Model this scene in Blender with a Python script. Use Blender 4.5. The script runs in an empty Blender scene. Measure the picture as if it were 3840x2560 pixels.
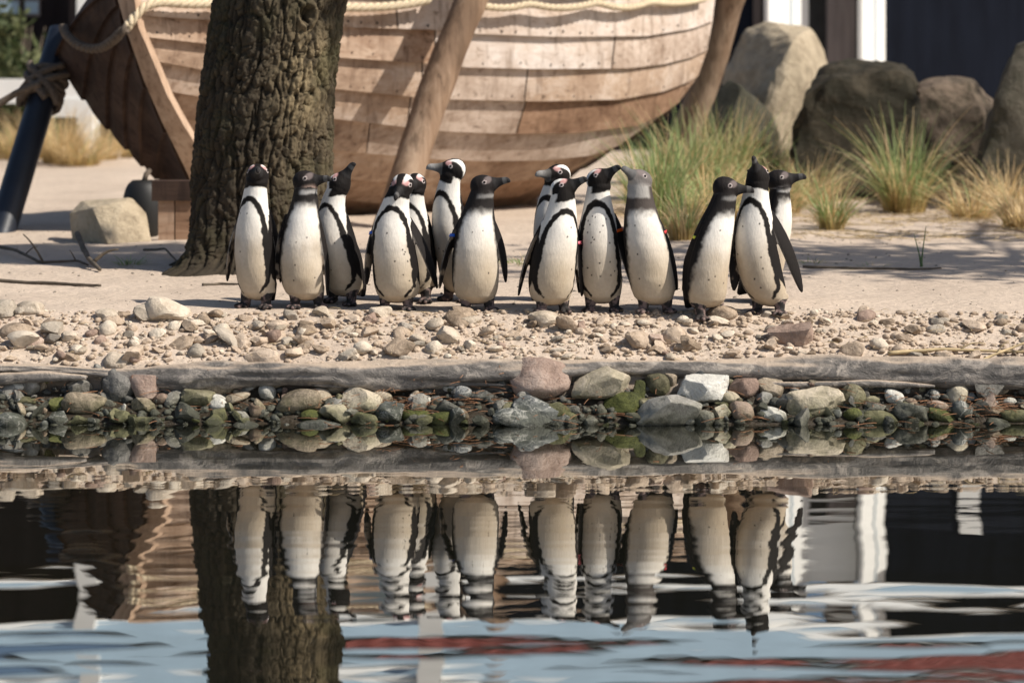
import bpy, bmesh, math, random
import numpy as np
from mathutils import Vector, Matrix

# ------------------------------------------------------------------ camera, world, sun
SC = bpy.context.scene
COL = SC.collection
random.seed(7); RNG = np.random.default_rng(7)
F_PX, HOR, CX = 9500.0, 170.0, 1920.0      # focal length, horizon row, centre column (3840-wide frame)
CAM_Y, CAM_Z = -10.0, 1.4                  # water level is z = 0, penguins stand near y = 0

cam_d = bpy.data.cameras.new('camera'); cam = bpy.data.objects.new('camera', cam_d); COL.objects.link(cam)
cam.location = (0, CAM_Y, CAM_Z); cam.rotation_euler = (math.radians(90), 0, 0)
cam_d.sensor_width = 36.0; cam_d.lens = F_PX/3840*36.0
cam_d.shift_y = -(1280-HOR)/3840.0
cam_d.clip_start = 0.1; cam_d.clip_end = 2000
cam_d.dof.use_dof = True; cam_d.dof.focus_distance = 9.95; cam_d.dof.aperture_fstop = 2.6
SC.camera = cam

SUN_DIR = Vector((0.66, -0.235, 0.72)).normalized()      # towards the sun
world = bpy.data.worlds.new('World'); SC.world = world; world.use_nodes = True
wn = world.node_tree.nodes; wl = world.node_tree.links
sky = wn.new('ShaderNodeTexSky'); sky.sky_type = 'NISHITA'; sky.sun_disc = False
sky.sun_elevation = math.asin(SUN_DIR.z); sky.sun_rotation = math.atan2(SUN_DIR.x, SUN_DIR.y)
sky.air_density = 1.0; sky.dust_density = 1.5; sky.ozone_density = 1.0
wl.new(sky.outputs[0], wn['Background'].inputs[0]); wn['Background'].inputs[1].default_value = 0.075
sun_d = bpy.data.lights.new('sun', 'SUN'); sun_d.energy = 4.9; sun_d.angle = math.radians(0.53); sun_d.color = (1.0, 0.93, 0.83)
sun = bpy.data.objects.new('sun', sun_d); COL.objects.link(sun); sun.location = (8, -2, 12)
sun.rotation_euler = SUN_DIR.to_track_quat('Z', 'Y').to_euler()
vs = SC.view_settings; vs.view_transform = 'Standard'; vs.look = 'None'; vs.gamma = 1.0; vs.use_curve_mapping = False
vs.exposure = 0.36
SC.render.engine = 'CYCLES'; SC.cycles.max_bounces = 6; SC.cycles.use_denoising = True

# ------------------------------------------------------------------ helpers
def at(px, py, D):
    return Vector(((px-CX)*D/F_PX, D+CAM_Y, CAM_Z-(py-HOR)*D/F_PX))

def tag(o, label=None, cat=None, group=None, kind=None):
    if label: o['label'] = label
    if cat: o['category'] = cat
    if group: o['group'] = group
    if kind: o['kind'] = kind
    return o

def empty(name, loc=(0, 0, 0)):
    o = bpy.data.objects.new(name, None); COL.objects.link(o); o.location = loc; o.empty_display_size = 0.1
    return o

def mesh_data(name, V, F, mat=None, smooth=True, col=None):
    me = bpy.data.meshes.new(name)
    V = np.asarray(V, dtype=np.float32).reshape(-1, 3)
    if isinstance(F, np.ndarray):
        n, k = F.shape
        me.vertices.add(len(V)); me.vertices.foreach_set('co', V.ravel())
        me.loops.add(n*k); me.loops.foreach_set('vertex_index', F.astype(np.int32).ravel())
        me.polygons.add(n); me.polygons.foreach_set('loop_start', np.arange(0, n*k, k, dtype=np.int32))
        me.update(calc_edges=True); me.validate()
    else:
        me.from_pydata(V.tolist(), [], [list(f) for f in F]); me.update()
    if smooth: me.polygons.foreach_set('use_smooth', np.ones(len(me.polygons), dtype=bool))
    if col is not None: set_col(me, col)
    if mat: me.materials.append(mat)
    return me

def set_col(me, col):
    a = me.color_attributes.new('COL', 'FLOAT_COLOR', 'POINT')
    c = np.ones((len(me.vertices), 4), dtype=np.float32); c[:, :3] = col
    a.data.foreach_set('color', c.ravel())

def link(name, me, parent=None, loc=None):
    o = bpy.data.objects.new(name, me); COL.objects.link(o)
    if parent is not None: o.parent = parent
    if loc is not None: o.location = loc
    return o

def mobj(name, V, F, mat, parent=None, smooth=True, col=None, loc=None):
    return link(name, mesh_data(name, V, F, mat, smooth, col), parent, loc)

def grid_faces(m, n, wrap=False, base=0):
    i = np.arange(m-1)[:, None]; j = np.arange(n if wrap else n-1)[None, :]
    j2 = (j+1) % n
    return np.stack([i*n+j, i*n+j2, (i+1)*n+j2, (i+1)*n+j], -1).reshape(-1, 4)+base

def loft(rings):
    """closed tube through rings (m, n, 3), both ends capped; returns V, F list"""
    rings = np.asarray(rings, dtype=float); m, n, _ = rings.shape
    V = rings.reshape(-1, 3)
    F = [tuple(f) for f in grid_faces(m, n, True)]
    c0 = len(V); V = np.vstack([V, rings[0].mean(0), rings[-1].mean(0)])
    for j in range(n):
        F.append((c0, (j+1) % n, j)); F.append((c0+1, (m-1)*n+j, (m-1)*n+(j+1) % n))
    return V, F

class MB:
    def __init__(s): s.V = []; s.F = []; s.n = 0
    def add(s, V, F):
        V = np.asarray(V, dtype=float)
        s.V.append(V); s.F += [tuple(int(i)+s.n for i in f) for f in F]; s.n += len(V); return s
    def box(s, lo, hi):
        x0, y0, z0 = lo; x1, y1, z1 = hi
        V = [(x0,y0,z0),(x1,y0,z0),(x1,y1,z0),(x0,y1,z0),(x0,y0,z1),(x1,y0,z1),(x1,y1,z1),(x0,y1,z1)]
        return s.add(V, [(0,3,2,1),(4,5,6,7),(0,1,5,4),(1,2,6,5),(2,3,7,6),(3,0,4,7)])
    def tube(s, P, R, n=10, seed=None, rough=0.0):
        P = np.asarray(P, float); R = np.broadcast_to(np.asarray(R, float), (len(P),))
        T = np.gradient(P, axis=0); T /= np.linalg.norm(T, axis=1)[:, None]+1e-9
        up = np.array([0, 0, 1.0]) if abs(T[:, 2]).mean() < 0.8 else np.array([1.0, 0, 0])
        A = np.cross(T, up); A /= np.linalg.norm(A, axis=1)[:, None]+1e-9; B = np.cross(A, T)
        th = np.linspace(0, 2*np.pi, n, endpoint=False)
        rings = P[:, None]+R[:, None, None]*(np.cos(th)[None, :, None]*A[:, None]+np.sin(th)[None, :, None]*B[:, None])
        if rough:
            q = rings.reshape(-1, 3); d = fbm(q*rough[1]+ (seed or 0), 3)
            rings = rings+(rings-P[:, None])*(rough[0]*d.reshape(len(P), n, 1))
        return s.add(*loft(rings))
    def build(s, name, mat, parent=None, smooth=True, loc=None):
        V = np.vstack(s.V)
        return mobj(name, V, s.F, mat, parent, smooth, loc=loc)

def _hash(ix, iy, iz):
    h = (ix.astype(np.uint32)*np.uint32(374761393)) ^ (iy.astype(np.uint32)*np.uint32(668265263)) ^ (iz.astype(np.uint32)*np.uint32(2147483647))
    h = (h ^ (h >> np.uint32(13)))*np.uint32(1274126177); h ^= h >> np.uint32(16)
    return h.astype(np.float64)/4294967295.0*2-1

def vnoise(p):
    p = np.asarray(p, float)+1000.0; i = np.floor(p).astype(np.int64); f = p-i; f = f*f*(3-2*f)
    r = 0
    for dx in (0, 1):
        for dy in (0, 1):
            for dz in (0, 1):
                w = (f[:, 0] if dx else 1-f[:, 0])*(f[:, 1] if dy else 1-f[:, 1])*(f[:, 2] if dz else 1-f[:, 2])
                r = r+w*_hash(i[:, 0]+dx, i[:, 1]+dy, i[:, 2]+dz)
    return r

def fbm(p, o=4, g=0.5):
    p = np.asarray(p, float); s = 0; a = 1.0; t = 0
    for k in range(o):
        s = s+a*vnoise(p*(2.03**k)+17.3*k); t += a; a *= g
    return s/t

def sstep(a, b, x):
    t = np.clip((x-a)/(b-a), 0, 1); return t*t*(3-2*t)

# ------------------------------------------------------------------ materials
def lin(r, g, b):
    f = lambda c: c/12.92 if c <= 0.04045 else ((c+0.055)/1.055)**2.4
    return (f(r/255), f(g/255), f(b/255))

class NT:
    def __init__(s, name):
        s.m = bpy.data.materials.new(name); s.m.use_nodes = True
        s.nt = s.m.node_tree; s.n = s.nt.nodes; s.l = s.nt.links; s.b = s.n['Principled BSDF']
        s.tc = s.n.new('ShaderNodeTexCoord'); s.geo = s.n.new('ShaderNodeNewGeometry')
    def lk(s, a, b): s.l.new(a, b)
    def coords(s, kind='Object', scale=(1, 1, 1)):
        mp = s.n.new('ShaderNodeMapping'); mp.inputs['Scale'].default_value = scale
        s.lk(s.geo.outputs['Position'] if kind == 'World' else s.tc.outputs[kind], mp.inputs[0]); return mp.outputs[0]
    def noise(s, co, scale, detail=5, rough=0.55, dist=0.0):
        t = s.n.new('ShaderNodeTexNoise'); t.inputs['Scale'].default_value = scale; t.inputs['Detail'].default_value = detail
        t.inputs['Roughness'].default_value = rough; t.inputs['Distortion'].default_value = dist
        s.lk(co, t.inputs['Vector']); return t.outputs[0]
    def ramp(s, x, stops):
        r = s.n.new('ShaderNodeValToRGB'); e = r.color_ramp.elements
        while len(e) < len(stops): e.new(0.5)
        for q, (p, c) in zip(e, stops): q.position = p; q.color = (c[0], c[1], c[2], 1) if not isinstance(c, (int, float)) else (c, c, c, 1)
        s.lk(x, r.inputs[0]); return r.outputs[0]
    def mix(s, fac, a, b, mode='MIX'):
        m = s.n.new('ShaderNodeMix'); m.data_type = 'RGBA'; m.blend_type = mode
        for sock, v in ((m.inputs[0], fac), (m.inputs[6], a), (m.inputs[7], b)):
            if isinstance(v, (int, float)): sock.default_value = v
            elif isinstance(v, tuple): sock.default_value = (*v, 1)
            else: s.lk(v, sock)
        return m.outputs[2]
    def math(s, op, a, b=0.0):
        m = s.n.new('ShaderNodeMath'); m.operation = op
        for k, v in enumerate((a, b)):
            if isinstance(v, (int, float)): m.inputs[k].default_value = v
            else: s.lk(v, m.inputs[k])
        return m.outputs[0]
    def bump(s, h, strength, dist):
        b = s.n.new('ShaderNodeBump'); b.inputs['Strength'].default_value = strength; b.inputs['Distance'].default_value = dist
        s.lk(h, b.inputs['Height']); s.lk(b.outputs[0], s.b.inputs['Normal'])
    def col(s, c): s.lk(c, s.b.inputs['Base Color'])
    def rough(s, v):
        if isinstance(v, (int, float)): s.b.inputs['Roughness'].default_value = v
        else: s.lk(v, s.b.inputs['Roughness'])
    def z(s):
        sp = s.n.new('ShaderNodeSeparateXYZ'); s.lk(s.geo.outputs['Position'], sp.inputs[0]); return sp.outputs[2]
    def rnd(s):
        return s.n.new('ShaderNodeObjectInfo').outputs['Random']
    def attr(s):
        a = s.n.new('ShaderNodeVertexColor'); a.layer_name = 'COL'; return a.outputs[0]

def simple(name, c, rough=0.6, var=0.25, scale=8, bump=0.0, bscale=40, stretch=(1, 1, 1), spec=0.5):
    t = NT(name); co = t.coords('Object', stretch); n = t.noise(co, scale)
    d = tuple(x*(1-var) for x in c); u = tuple(min(1, x*(1+var)) for x in c)
    t.col(t.ramp(n, [(0.3, d), (0.7, u)])); t.rough(rough); t.b.inputs['Specular IOR Level'].default_value = spec
    if bump: t.bump(t.noise(co, bscale), 0.6, bump)
    return t.m

def vcol_mat(name, rough=0.7, bump=0.0, bscale=200, spec=0.3, stretch=(1, 1, 1), trans=0.0):
    t = NT(name); t.col(t.attr()); t.rough(rough); t.b.inputs['Specular IOR Level'].default_value = spec
    if bump: t.bump(t.noise(t.coords('Object', stretch), bscale, 3), 0.7, bump)
    return t

def sand_mat():
    t = NT('sand'); co = t.coords('World'); big = t.noise(co, 1.6, 5); fine = t.noise(co, 38, 6, 0.7)
    c = t.ramp(big, [(0.3, (0.44, 0.36, 0.295)), (0.55, (0.53, 0.44, 0.36)), (0.75, (0.59, 0.49, 0.405))])
    c = t.mix(0.35, c, t.ramp(fine, [(0.35, (0.34, 0.26, 0.19)), (0.65, (0.66, 0.53, 0.41))]), 'MIX')
    crumbs = t.noise(t.coords('World', (1, 1.6, 1)), 110, 3, 0.6)
    c = t.mix(t.ramp(crumbs, [(0.66, 0.0), (0.72, 0.75)]), c, (0.20, 0.15, 0.11))
    wet = t.ramp(t.math('ADD', t.z(), t.math('MULTIPLY', t.math('SUBTRACT', big, 0.5), 0.06)), [(0.09, 1.0), (0.165, 0.0)])  # waterline damp, plus shade in the bank's gaps put into the colour
    c = t.mix(wet, c, (0.040, 0.031, 0.021)); t.col(c)
    t.rough(t.ramp(wet, [(0.0, 0.9), (1.0, 0.35)])); t.b.inputs['Specular IOR Level'].default_value = 0.25
    t.bump(t.math('ADD', fine, t.math('MULTIPLY', t.noise(t.coords('World', (1, 2.2, 1)), 14, 5), 1.6)), 0.8, 0.012)
    return t.m

def stone_mat(name, lo, mid, hi, algae=0.0, scale=9, vein=0.0, dark_low=0.0, bump=0.009):
    t = NT(name); co = t.coords('World'); r = t.rnd()
    off = t.n.new('ShaderNodeVectorMath'); off.operation = 'ADD'; t.lk(co, off.inputs[0])
    cb = t.n.new('ShaderNodeCombineXYZ'); t.lk(t.math('MULTIPLY', r, 31.0), cb.inputs[0]); t.lk(t.math('MULTIPLY', r, 17.0), cb.inputs[1]); t.lk(cb.outputs[0], off.inputs[1])
    co = off.outputs[0]
    n = t.noise(co, scale*1.3, 6, 0.6, 0.4); f = t.noise(co, scale*7, 6, 0.72)
    x = t.math('ADD', t.math('MULTIPLY', n, 0.75), t.math('MULTIPLY', t.math('SUBTRACT', r, 0.5), 0.34)); x = t.math('ADD', x, t.math('MULTIPLY', t.math('SUBTRACT', f, 0.5), 0.65))
    c = t.ramp(x, [(0.15, lo), (0.38, mid), (0.62, hi)])
    if vein:
        v = t.noise(co, scale*1.1, 4, 0.6, 1.6)
        c = t.mix(t.ramp(v, [(0.47, 0.0), (0.5, vein), (0.53, 0.0)]), c, (0.62, 0.60, 0.55))
    zz = t.math('ADD', t.z(), t.math('MULTIPLY', t.math('SUBTRACT', t.noise(co, scale*1.5, 5), 0.5), 0.16))
    if algae:
        k = t.math('MULTIPLY', t.ramp(zz, [(0.0, 1.0), (0.11, 0.0)]), algae)
        g = t.ramp(f, [(0.3, (0.035, 0.045, 0.012)), (0.7, (0.13, 0.14, 0.03))]); c = t.mix(k, c, g)
    wet = t.ramp(zz, [(0.0, 1.0), (0.045, 0.0)])
    c = t.mix(t.math('MULTIPLY', wet, 0.75), c, (0.02, 0.02, 0.016)); t.col(c)
    t.rough(t.ramp(wet, [(0.0, 0.82), (1.0, 0.22)])); t.b.inputs['Specular IOR Level'].default_value = 0.22
    t.bump(t.math('ADD', f, t.math('MULTIPLY', n, 1.5)), 0.9, bump)
    return t.m

def wood_mat(name, lo, mid, hi, along='x', rough=0.75, grey=0.0):
    t = NT(name); st = {'x': (1.5, 14, 14), 'z': (14, 14, 1.5)}[along]; r = t.rnd()
    off = t.n.new('ShaderNodeVectorMath'); off.operation = 'ADD'; t.lk(t.coords('Object', st), off.inputs[0])
    cb = t.n.new('ShaderNodeCombineXYZ'); t.lk(t.math('MULTIPLY', r, 53.0), cb.inputs[0]); t.lk(t.math('MULTIPLY', r, 29.0), cb.inputs[2]); t.lk(cb.outputs[0], off.inputs[1])
    g = t.noise(off.outputs[0], 2.0, 7, 0.65, 0.6); p = t.noise(off.outputs[0], 0.32, 4, 0.5)
    x = t.math('ADD', t.math('MULTIPLY', g, 0.45), t.math('ADD', t.math('MULTIPLY', p, 0.6), t.math('MULTIPLY', t.math('SUBTRACT', r, 0.5), 0.22)))
    c = t.ramp(x, [(0.28, lo), (0.5, mid), (0.74, hi)])
    c = t.mix(t.ramp(g, [(0.30, 0.7), (0.40, 0.0)]), c, tuple(v*0.3 for v in lo))
    vs_ = t.noise(t.coords('World', (7, 7, 1.1)), 2.2, 5, 0.65); c = t.mix(t.ramp(vs_, [(0.52, 0.0), (0.66, 0.6)]), c, tuple(v*0.75 for v in lo))
    c = t.mix(t.ramp(t.noise(t.coords('World', (2, 2, 1.5)), 1.7, 4), [(0.5, 0.0), (0.64, 0.45)]), c, tuple(0.6*v+0.4*m for v, m in zip(lo, mid)))
    t.col(c); t.rough(rough); t.b.inputs['Specular IOR Level'].default_value = 0.25; t.bump(g, 0.6, 0.006)
    return t.m

M = {}
M['sand'] = sand_mat()
M['st_tan'] = stone_mat('stone_tan', (0.20, 0.15, 0.105), (0.40, 0.31, 0.23), (0.56, 0.45, 0.35))
M['st_pale'] = stone_mat('stone_pale', (0.34, 0.28, 0.21), (0.52, 0.44, 0.35), (0.66, 0.58, 0.47))
M['st_grey'] = stone_mat('stone_grey', (0.20, 0.175, 0.145), (0.36, 0.31, 0.25), (0.46, 0.40, 0.33))
M['st_pink'] = stone_mat('stone_pink', (0.20, 0.14, 0.11), (0.34, 0.245, 0.195), (0.44, 0.34, 0.275))
M['wl_tan'] = stone_mat('shore_stone_tan', (0.12, 0.10, 0.07), (0.30, 0.245, 0.18), (0.50, 0.42, 0.33), 0.5)
M['wl_cream'] = stone_mat('shore_stone_cream', (0.32, 0.28, 0.20), (0.50, 0.43, 0.33), (0.62, 0.55, 0.43), 0.8)
M['wl_white'] = stone_mat('shore_stone_white', (0.30, 0.29, 0.26), (0.55, 0.53, 0.48), (0.70, 0.68, 0.62), 0.5, 14)
M['wl_dark'] = stone_mat('shore_stone_dark', (0.045, 0.045, 0.042), (0.10, 0.098, 0.09), (0.19, 0.18, 0.165), 0.35, 11)
M['wl_grey'] = stone_mat('shore_stone_grey', (0.075, 0.07, 0.06), (0.18, 0.17, 0.15), (0.34, 0.325, 0.295), 0.4)
M['wl_slate'] = stone_mat('shore_stone_slate', (0.05, 0.053, 0.054), (0.12, 0.125, 0.125), (0.25, 0.255, 0.25), 0.35, 9, 0.6)
M['wl_olive'] = stone_mat('shore_stone_olive', (0.065, 0.06, 0.034), (0.16, 0.145, 0.092), (0.30, 0.27, 0.19), 0.7)
M['wl_green'] = stone_mat('shore_stone_algae', (0.035, 0.040, 0.014), (0.085, 0.092, 0.030), (0.20, 0.195, 0.085), 0.8)
M['wl_pink'] = stone_mat('shore_stone_pink', (0.17, 0.115, 0.09), (0.28, 0.20, 0.16), (0.40, 0.31, 0.26), 0.5)
M['boulder'] = stone_mat('boulder_tan', (0.20, 0.16, 0.11), (0.40, 0.33, 0.235), (0.55, 0.46, 0.34), 0, 2.2, bump=0.03)
M['boulder_moss'] = stone_mat('boulder_mossy_shaded', (0.026, 0.023, 0.014), (0.062, 0.050, 0.033), (0.20, 0.15, 0.11), 0, 2.4, bump=0.03)  # mossy brown, with the shade over these boulders darkened into the colour
M['boulder_grey_shaded'] = stone_mat('boulder_grey_shaded', (0.032, 0.031, 0.021), (0.060, 0.056, 0.038), (0.12, 0.105, 0.08), 0, 2.2, bump=0.03)  # grey darkened in the colour to stand for tree shade
M['hull'] = wood_mat('weathered_hull_wood', (0.19, 0.115, 0.075), (0.43, 0.31, 0.225), (0.63, 0.53, 0.455))
M['hull_pale'] = wood_mat('bleached_hull_wood', (0.29, 0.205, 0.15), (0.55, 0.445, 0.37), (0.72, 0.65, 0.60))
M['hull_brown'] = wood_mat('brown_hull_wood', (0.13, 0.07, 0.042), (0.30, 0.185, 0.118), (0.52, 0.39, 0.295))
M['hull_shaded'] = wood_mat('shaded_bow_wood', (0.018, 0.010, 0.008), (0.040, 0.023, 0.017), (0.085, 0.052, 0.038))  # hull wood with the sunless bow side's shade put into the colour
M['stem'] = wood_mat('stem_wood', (0.24, 0.15, 0.095), (0.44, 0.31, 0.22), (0.56, 0.43, 0.33), 'z')
M['post'] = wood_mat('post_wood', (0.09, 0.055, 0.034), (0.24, 0.155, 0.10), (0.44, 0.33, 0.24), 'z')
M['iron'] = simple('rusty_nail', (0.035, 0.025, 0.02), 0.7)
M['rope'] = simple('pale_rope', (0.56, 0.46, 0.32), 0.85, 0.2, 60, 0.002, 200)
M['rope_dark'] = simple('dark_rope', (0.10, 0.075, 0.055), 0.85, 0.4, 60, 0.002, 200)
M['blackpole'] = simple('black_pole', (0.010, 0.014, 0.024), 0.42, 0.35, 5, 0.001, 60)
M['rubber'] = simple('black_rubber', (0.008, 0.008, 0.008), 0.6)
M['twig'] = simple('twig_bark', (0.10, 0.078, 0.055), 0.85, 0.4, 20)
M['straw'] = simple('straw', (0.42, 0.32, 0.18), 0.8, 0.4, 20)
M['needle'] = simple('pine_needle', (0.24, 0.115, 0.055), 0.75, 0.4, 12)
M['whitepaint'] = simple('white_paint', (0.80, 0.80, 0.78), 0.45, 0.05, 3)
M['navy'] = simple('navy_wall_board', (0.009, 0.012, 0.021), 0.8, 0.35, 1.2, 0.003, 20, (6, 6, 0.6), 0.1)
M['plum'] = simple('dark_plum_wall_board', (0.018, 0.014, 0.015), 0.8, 0.35, 1.2, 0.003, 20, (6, 6, 0.6), 0.1)
M['greypost'] = simple('grey_timber', (0.16, 0.135, 0.13), 0.75, 0.25, 3, 0.003, 20, (6, 6, 0.6))
M['fascia'] = simple('pale_blue_metal', (0.33, 0.44, 0.53), 0.45, 0.10, 2)
M['gutter'] = simple('dark_gutter', (0.05, 0.05, 0.05), 0.5)
M['tile'] = simple('red_roof_tile', (0.20, 0.042, 0.032), 0.7, 0.3, 7)
M['eye'] = simple('eye_brown', (0.012, 0.008, 0.006), 0.12, 0.1)
t = vcol_mat('plumage', 0.68, 0.0022, 150, 0.13, (1, 1, 0.35)); M['plumage'] = t.m
t = vcol_mat('grass_blade', 0.6, 0, 1, 0.25)
tr = t.n.new('ShaderNodeBsdfTranslucent'); mx = t.n.new('ShaderNodeMixShader'); mx.inputs[0].default_value = 0.3
t.lk(t.attr(), tr.inputs[0]); t.lk(t.b.outputs[0], mx.inputs[1]); t.lk(tr.outputs[0], mx.inputs[2]); t.lk(mx.outputs[0], t.n['Material Output'].inputs[0]); M['grass'] = t.m
for i, (nm, c) in enumerate({'orange': (0.80, 0.12, 0.01), 'pink': (0.75, 0.16, 0.20), 'red': (0.62, 0.05, 0.05), 'blue': (0.01, 0.10, 0.55), 'yellow': (0.65, 0.70, 0.04)}.items()):
    M['band_'+nm] = simple('band_'+nm, c, 0.35, 0.05)

def liner_mat():
    t = NT('pond_liner'); co = t.coords('Object', (0.6, 1, 1)); n = t.noise(co, 7, 7, 0.65, 0.5); f = t.noise(co, 45, 6, 0.7); p = t.noise(co, 16, 5, 0.7, 0.8)
    c = t.ramp(n, [(0.3, (0.08, 0.073, 0.068)), (0.5, (0.16, 0.145, 0.132)), (0.72, (0.29, 0.26, 0.23))])
    c = t.mix(t.ramp(p, [(0.50, 0.0), (0.62, 0.75)]), c, (0.40, 0.35, 0.30)); c = t.mix(t.ramp(f, [(0.35, 0.6), (0.5, 0.0)]), c, (0.07, 0.065, 0.06))
    sp = t.n.new('ShaderNodeSeparateXYZ'); t.lk(t.geo.outputs['Normal'], sp.inputs[0])
    dust = t.math('MULTIPLY', t.ramp(t.math('ADD', sp.outputs[2], t.math('MULTIPLY', t.math('SUBTRACT', n, 0.5), 0.9)), [(0.55, 0.0), (0.95, 1.0)]), 0.85)
    c = t.mix(dust, c, (0.47, 0.37, 0.28)); t.col(c); t.rough(0.7); t.b.inputs['Specular IOR Level'].default_value = 0.3
    t.bump(t.math('ADD', f, t.math('MULTIPLY', p, 1.5)), 0.8, 0.010); return t.m
M['liner'] = liner_mat()

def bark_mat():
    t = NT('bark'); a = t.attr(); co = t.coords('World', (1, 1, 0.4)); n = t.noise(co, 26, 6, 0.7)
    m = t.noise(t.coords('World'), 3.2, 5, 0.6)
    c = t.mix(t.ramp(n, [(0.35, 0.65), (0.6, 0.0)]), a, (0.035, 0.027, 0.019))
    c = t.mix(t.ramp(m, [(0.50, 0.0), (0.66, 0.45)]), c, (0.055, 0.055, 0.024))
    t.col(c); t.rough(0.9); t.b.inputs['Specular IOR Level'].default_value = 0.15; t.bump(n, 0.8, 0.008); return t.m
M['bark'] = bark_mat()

def water_mat():
    t = NT('pond_water'); t.b.inputs['Base Color'].default_value = (0.009, 0.009, 0.006, 1); t.rough(0.0); t.b.inputs['Specular IOR Level'].default_value = 0.0
    g = t.n.new('ShaderNodeBsdfGlossy'); g.inputs['Roughness'].default_value = 0.0; g.inputs['Color'].default_value = (0.93, 0.93, 0.91, 1)
    fr = t.n.new('ShaderNodeFresnel'); fr.inputs['IOR'].default_value = 1.33; mx = t.n.new('ShaderNodeMixShader')
    k = t.math('MINIMUM', t.math('ADD', t.math('MULTIPLY', fr.outputs[0], 1.35), 0.22), 0.97)
    t.lk(k, mx.inputs[0]); t.lk(t.b.outputs[0], mx.inputs[1]); t.lk(g.outputs[0], mx.inputs[2]); t.lk(mx.outputs[0], t.n['Material Output'].inputs[0])
    return t.m
M['water'] = water_mat()

# ------------------------------------------------------------------ ground and water
KY = np.array([-14, -3, -1.3, -0.80, -0.70, -0.60, -0.52, -0.46, -0.41, -0.36, 0.0, 0.35, 2, 40, 400.0])
KZ = np.array([-0.7, -0.62, -0.38, -0.10, -0.035, 0.025, 0.065, 0.12, 0.185, 0.222, 0.342, 0.355, 0.36, 0.36, 0.36])
def gz(x, y):
    x = np.atleast_1d(np.asarray(x, float)); y = np.atleast_1d(np.asarray(y, float))
    wob = 0.03*np.sin(x*2.1+0.6)+0.018*np.sin(x*5.3+2)
    nearshore = np.clip(1-np.abs(y+0.3)/1.2, 0, 1)
    z = np.interp(y+wob*nearshore*0.6, KY, KZ)
    p = np.stack([x, y, np.zeros_like(x)], 1)
    act = sstep(-0.75, -0.4, y)
    z = z+act*(0.010*fbm(p*np.array([3.0, 5.0, 1]), 3)+0.004*fbm(p*np.array([14, 20.0, 1])+9, 3))
    z = z+sstep(1.2, 3.0, y)*0.035*fbm(p*np.array([0.9, 1.3, 1])+31, 4)
    return z
def gzf(x, y): return float(gz([x], [y])[0])

def ground_hit(px, py):
    """world point where the pixel's line of sight meets the ground"""
    D = np.linspace(8.6, 60, 6000) if py < 1000 else np.linspace(8.6, 14, 4000)
    x = (px-CX)*D/F_PX; z = CAM_Z-(py-HOR)*D/F_PX
    g = gz(x, D+CAM_Y); k = np.argmax(z <= g)
    if z[k] > g[k]: k = len(D)-1
    return Vector((x[k], D[k]+CAM_Y, g[k]))

def axis_pts(segs):
    out = []
    for a, b, n in segs: out += list(np.linspace(a, b, n, endpoint=False))
    return np.array(out+[segs[-1][1]])

xs = axis_pts([(-400, -40, 12), (-40, -6, 34), (-6, -2.5, 90), (-2.5, 2.5, 400), (2.5, 6, 90), (6, 40, 34), (40, 400, 12)])
ys = axis_pts([(-14, -1.0, 20), (-1.0, 0.6, 190), (0.6, 3.0, 150), (3.0, 10, 160), (10, 30, 60), (30, 400, 20)])
XX, YY = np.meshgrid(xs, ys); ZZ = gz(XX.ravel(), YY.ravel())
ground = mobj('ground', np.stack([XX.ravel(), YY.ravel(), ZZ], 1), grid_faces(len(ys), len(xs)), M['sand'])
tag(ground, kind='structure')

# pond surface: real ripples, calm by the shore and longer swells in the open water
wx = axis_pts([(-14, -3.2, 12), (-3.2, 3.2, 300), (3.2, 14, 12)])
wy = axis_pts([(-13, -5.2, 30), (-5.2, -0.35, 640)])
WX, WY = np.meshgrid(wx, wy); H = np.zeros_like(WX)
def waves(n, lam0, lam1, spread, slope, seed, env):
    r = np.random.default_rng(seed); h = np.zeros_like(WX)
    for i in range(n):
        lam = lam0*(lam1/lam0)**r.random(); th = r.normal(0, spread); k = 2*np.pi/lam
        a = slope/np.sqrt(n)/k*1.414
        ph = r.random()*6.28; warp = 0.25*lam*np.sin(WX*(1.3+r.random()*2)+r.random()*6)
        h += a*np.sin(k*((WY+warp)*np.cos(th)+WX*np.sin(th))+ph)
    return h*env
dist = np.clip((-0.62-WY)/4.0, 0, 1)
H += waves(16, 0.13, 0.34, 0.12, 0.0034, 3, 0.16+dist**0.9*0.9)
H += waves(10, 0.40, 1.1, 0.12, 0.0075, 5, dist**1.4)
H += waves(14, 0.035, 0.08, 0.30, 0.0012, 8, 0.6+0.3*dist)
H += waves(14, 0.06, 0.14, 0.16, 0.0042, 9, dist**0.8*(0.6+0.8*fbm(np.stack([WX.ravel()*1.1, WY.ravel()*1.3, WX.ravel()*0], 1), 2).reshape(WX.shape)))
H += waves(6, 0.12, 0.3, 0.9, 0.0009, 12, 0.25+dist)
H += waves(18, 0.028, 0.055, 0.22, 0.0022, 15, np.clip(fbm(np.stack([WX.ravel()*0.9, WY.ravel()*1.6, WX.ravel()*0+4], 1), 2).reshape(WX.shape)+0.15, 0, 1)*(0.35+dist))
H *= (np.abs(WX) < 5)
water = mobj('water', np.stack([WX.ravel(), WY.ravel(), H.ravel()], 1), grid_faces(len(wy), len(wx)), M['water'])
tag(water, kind='structure')

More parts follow.
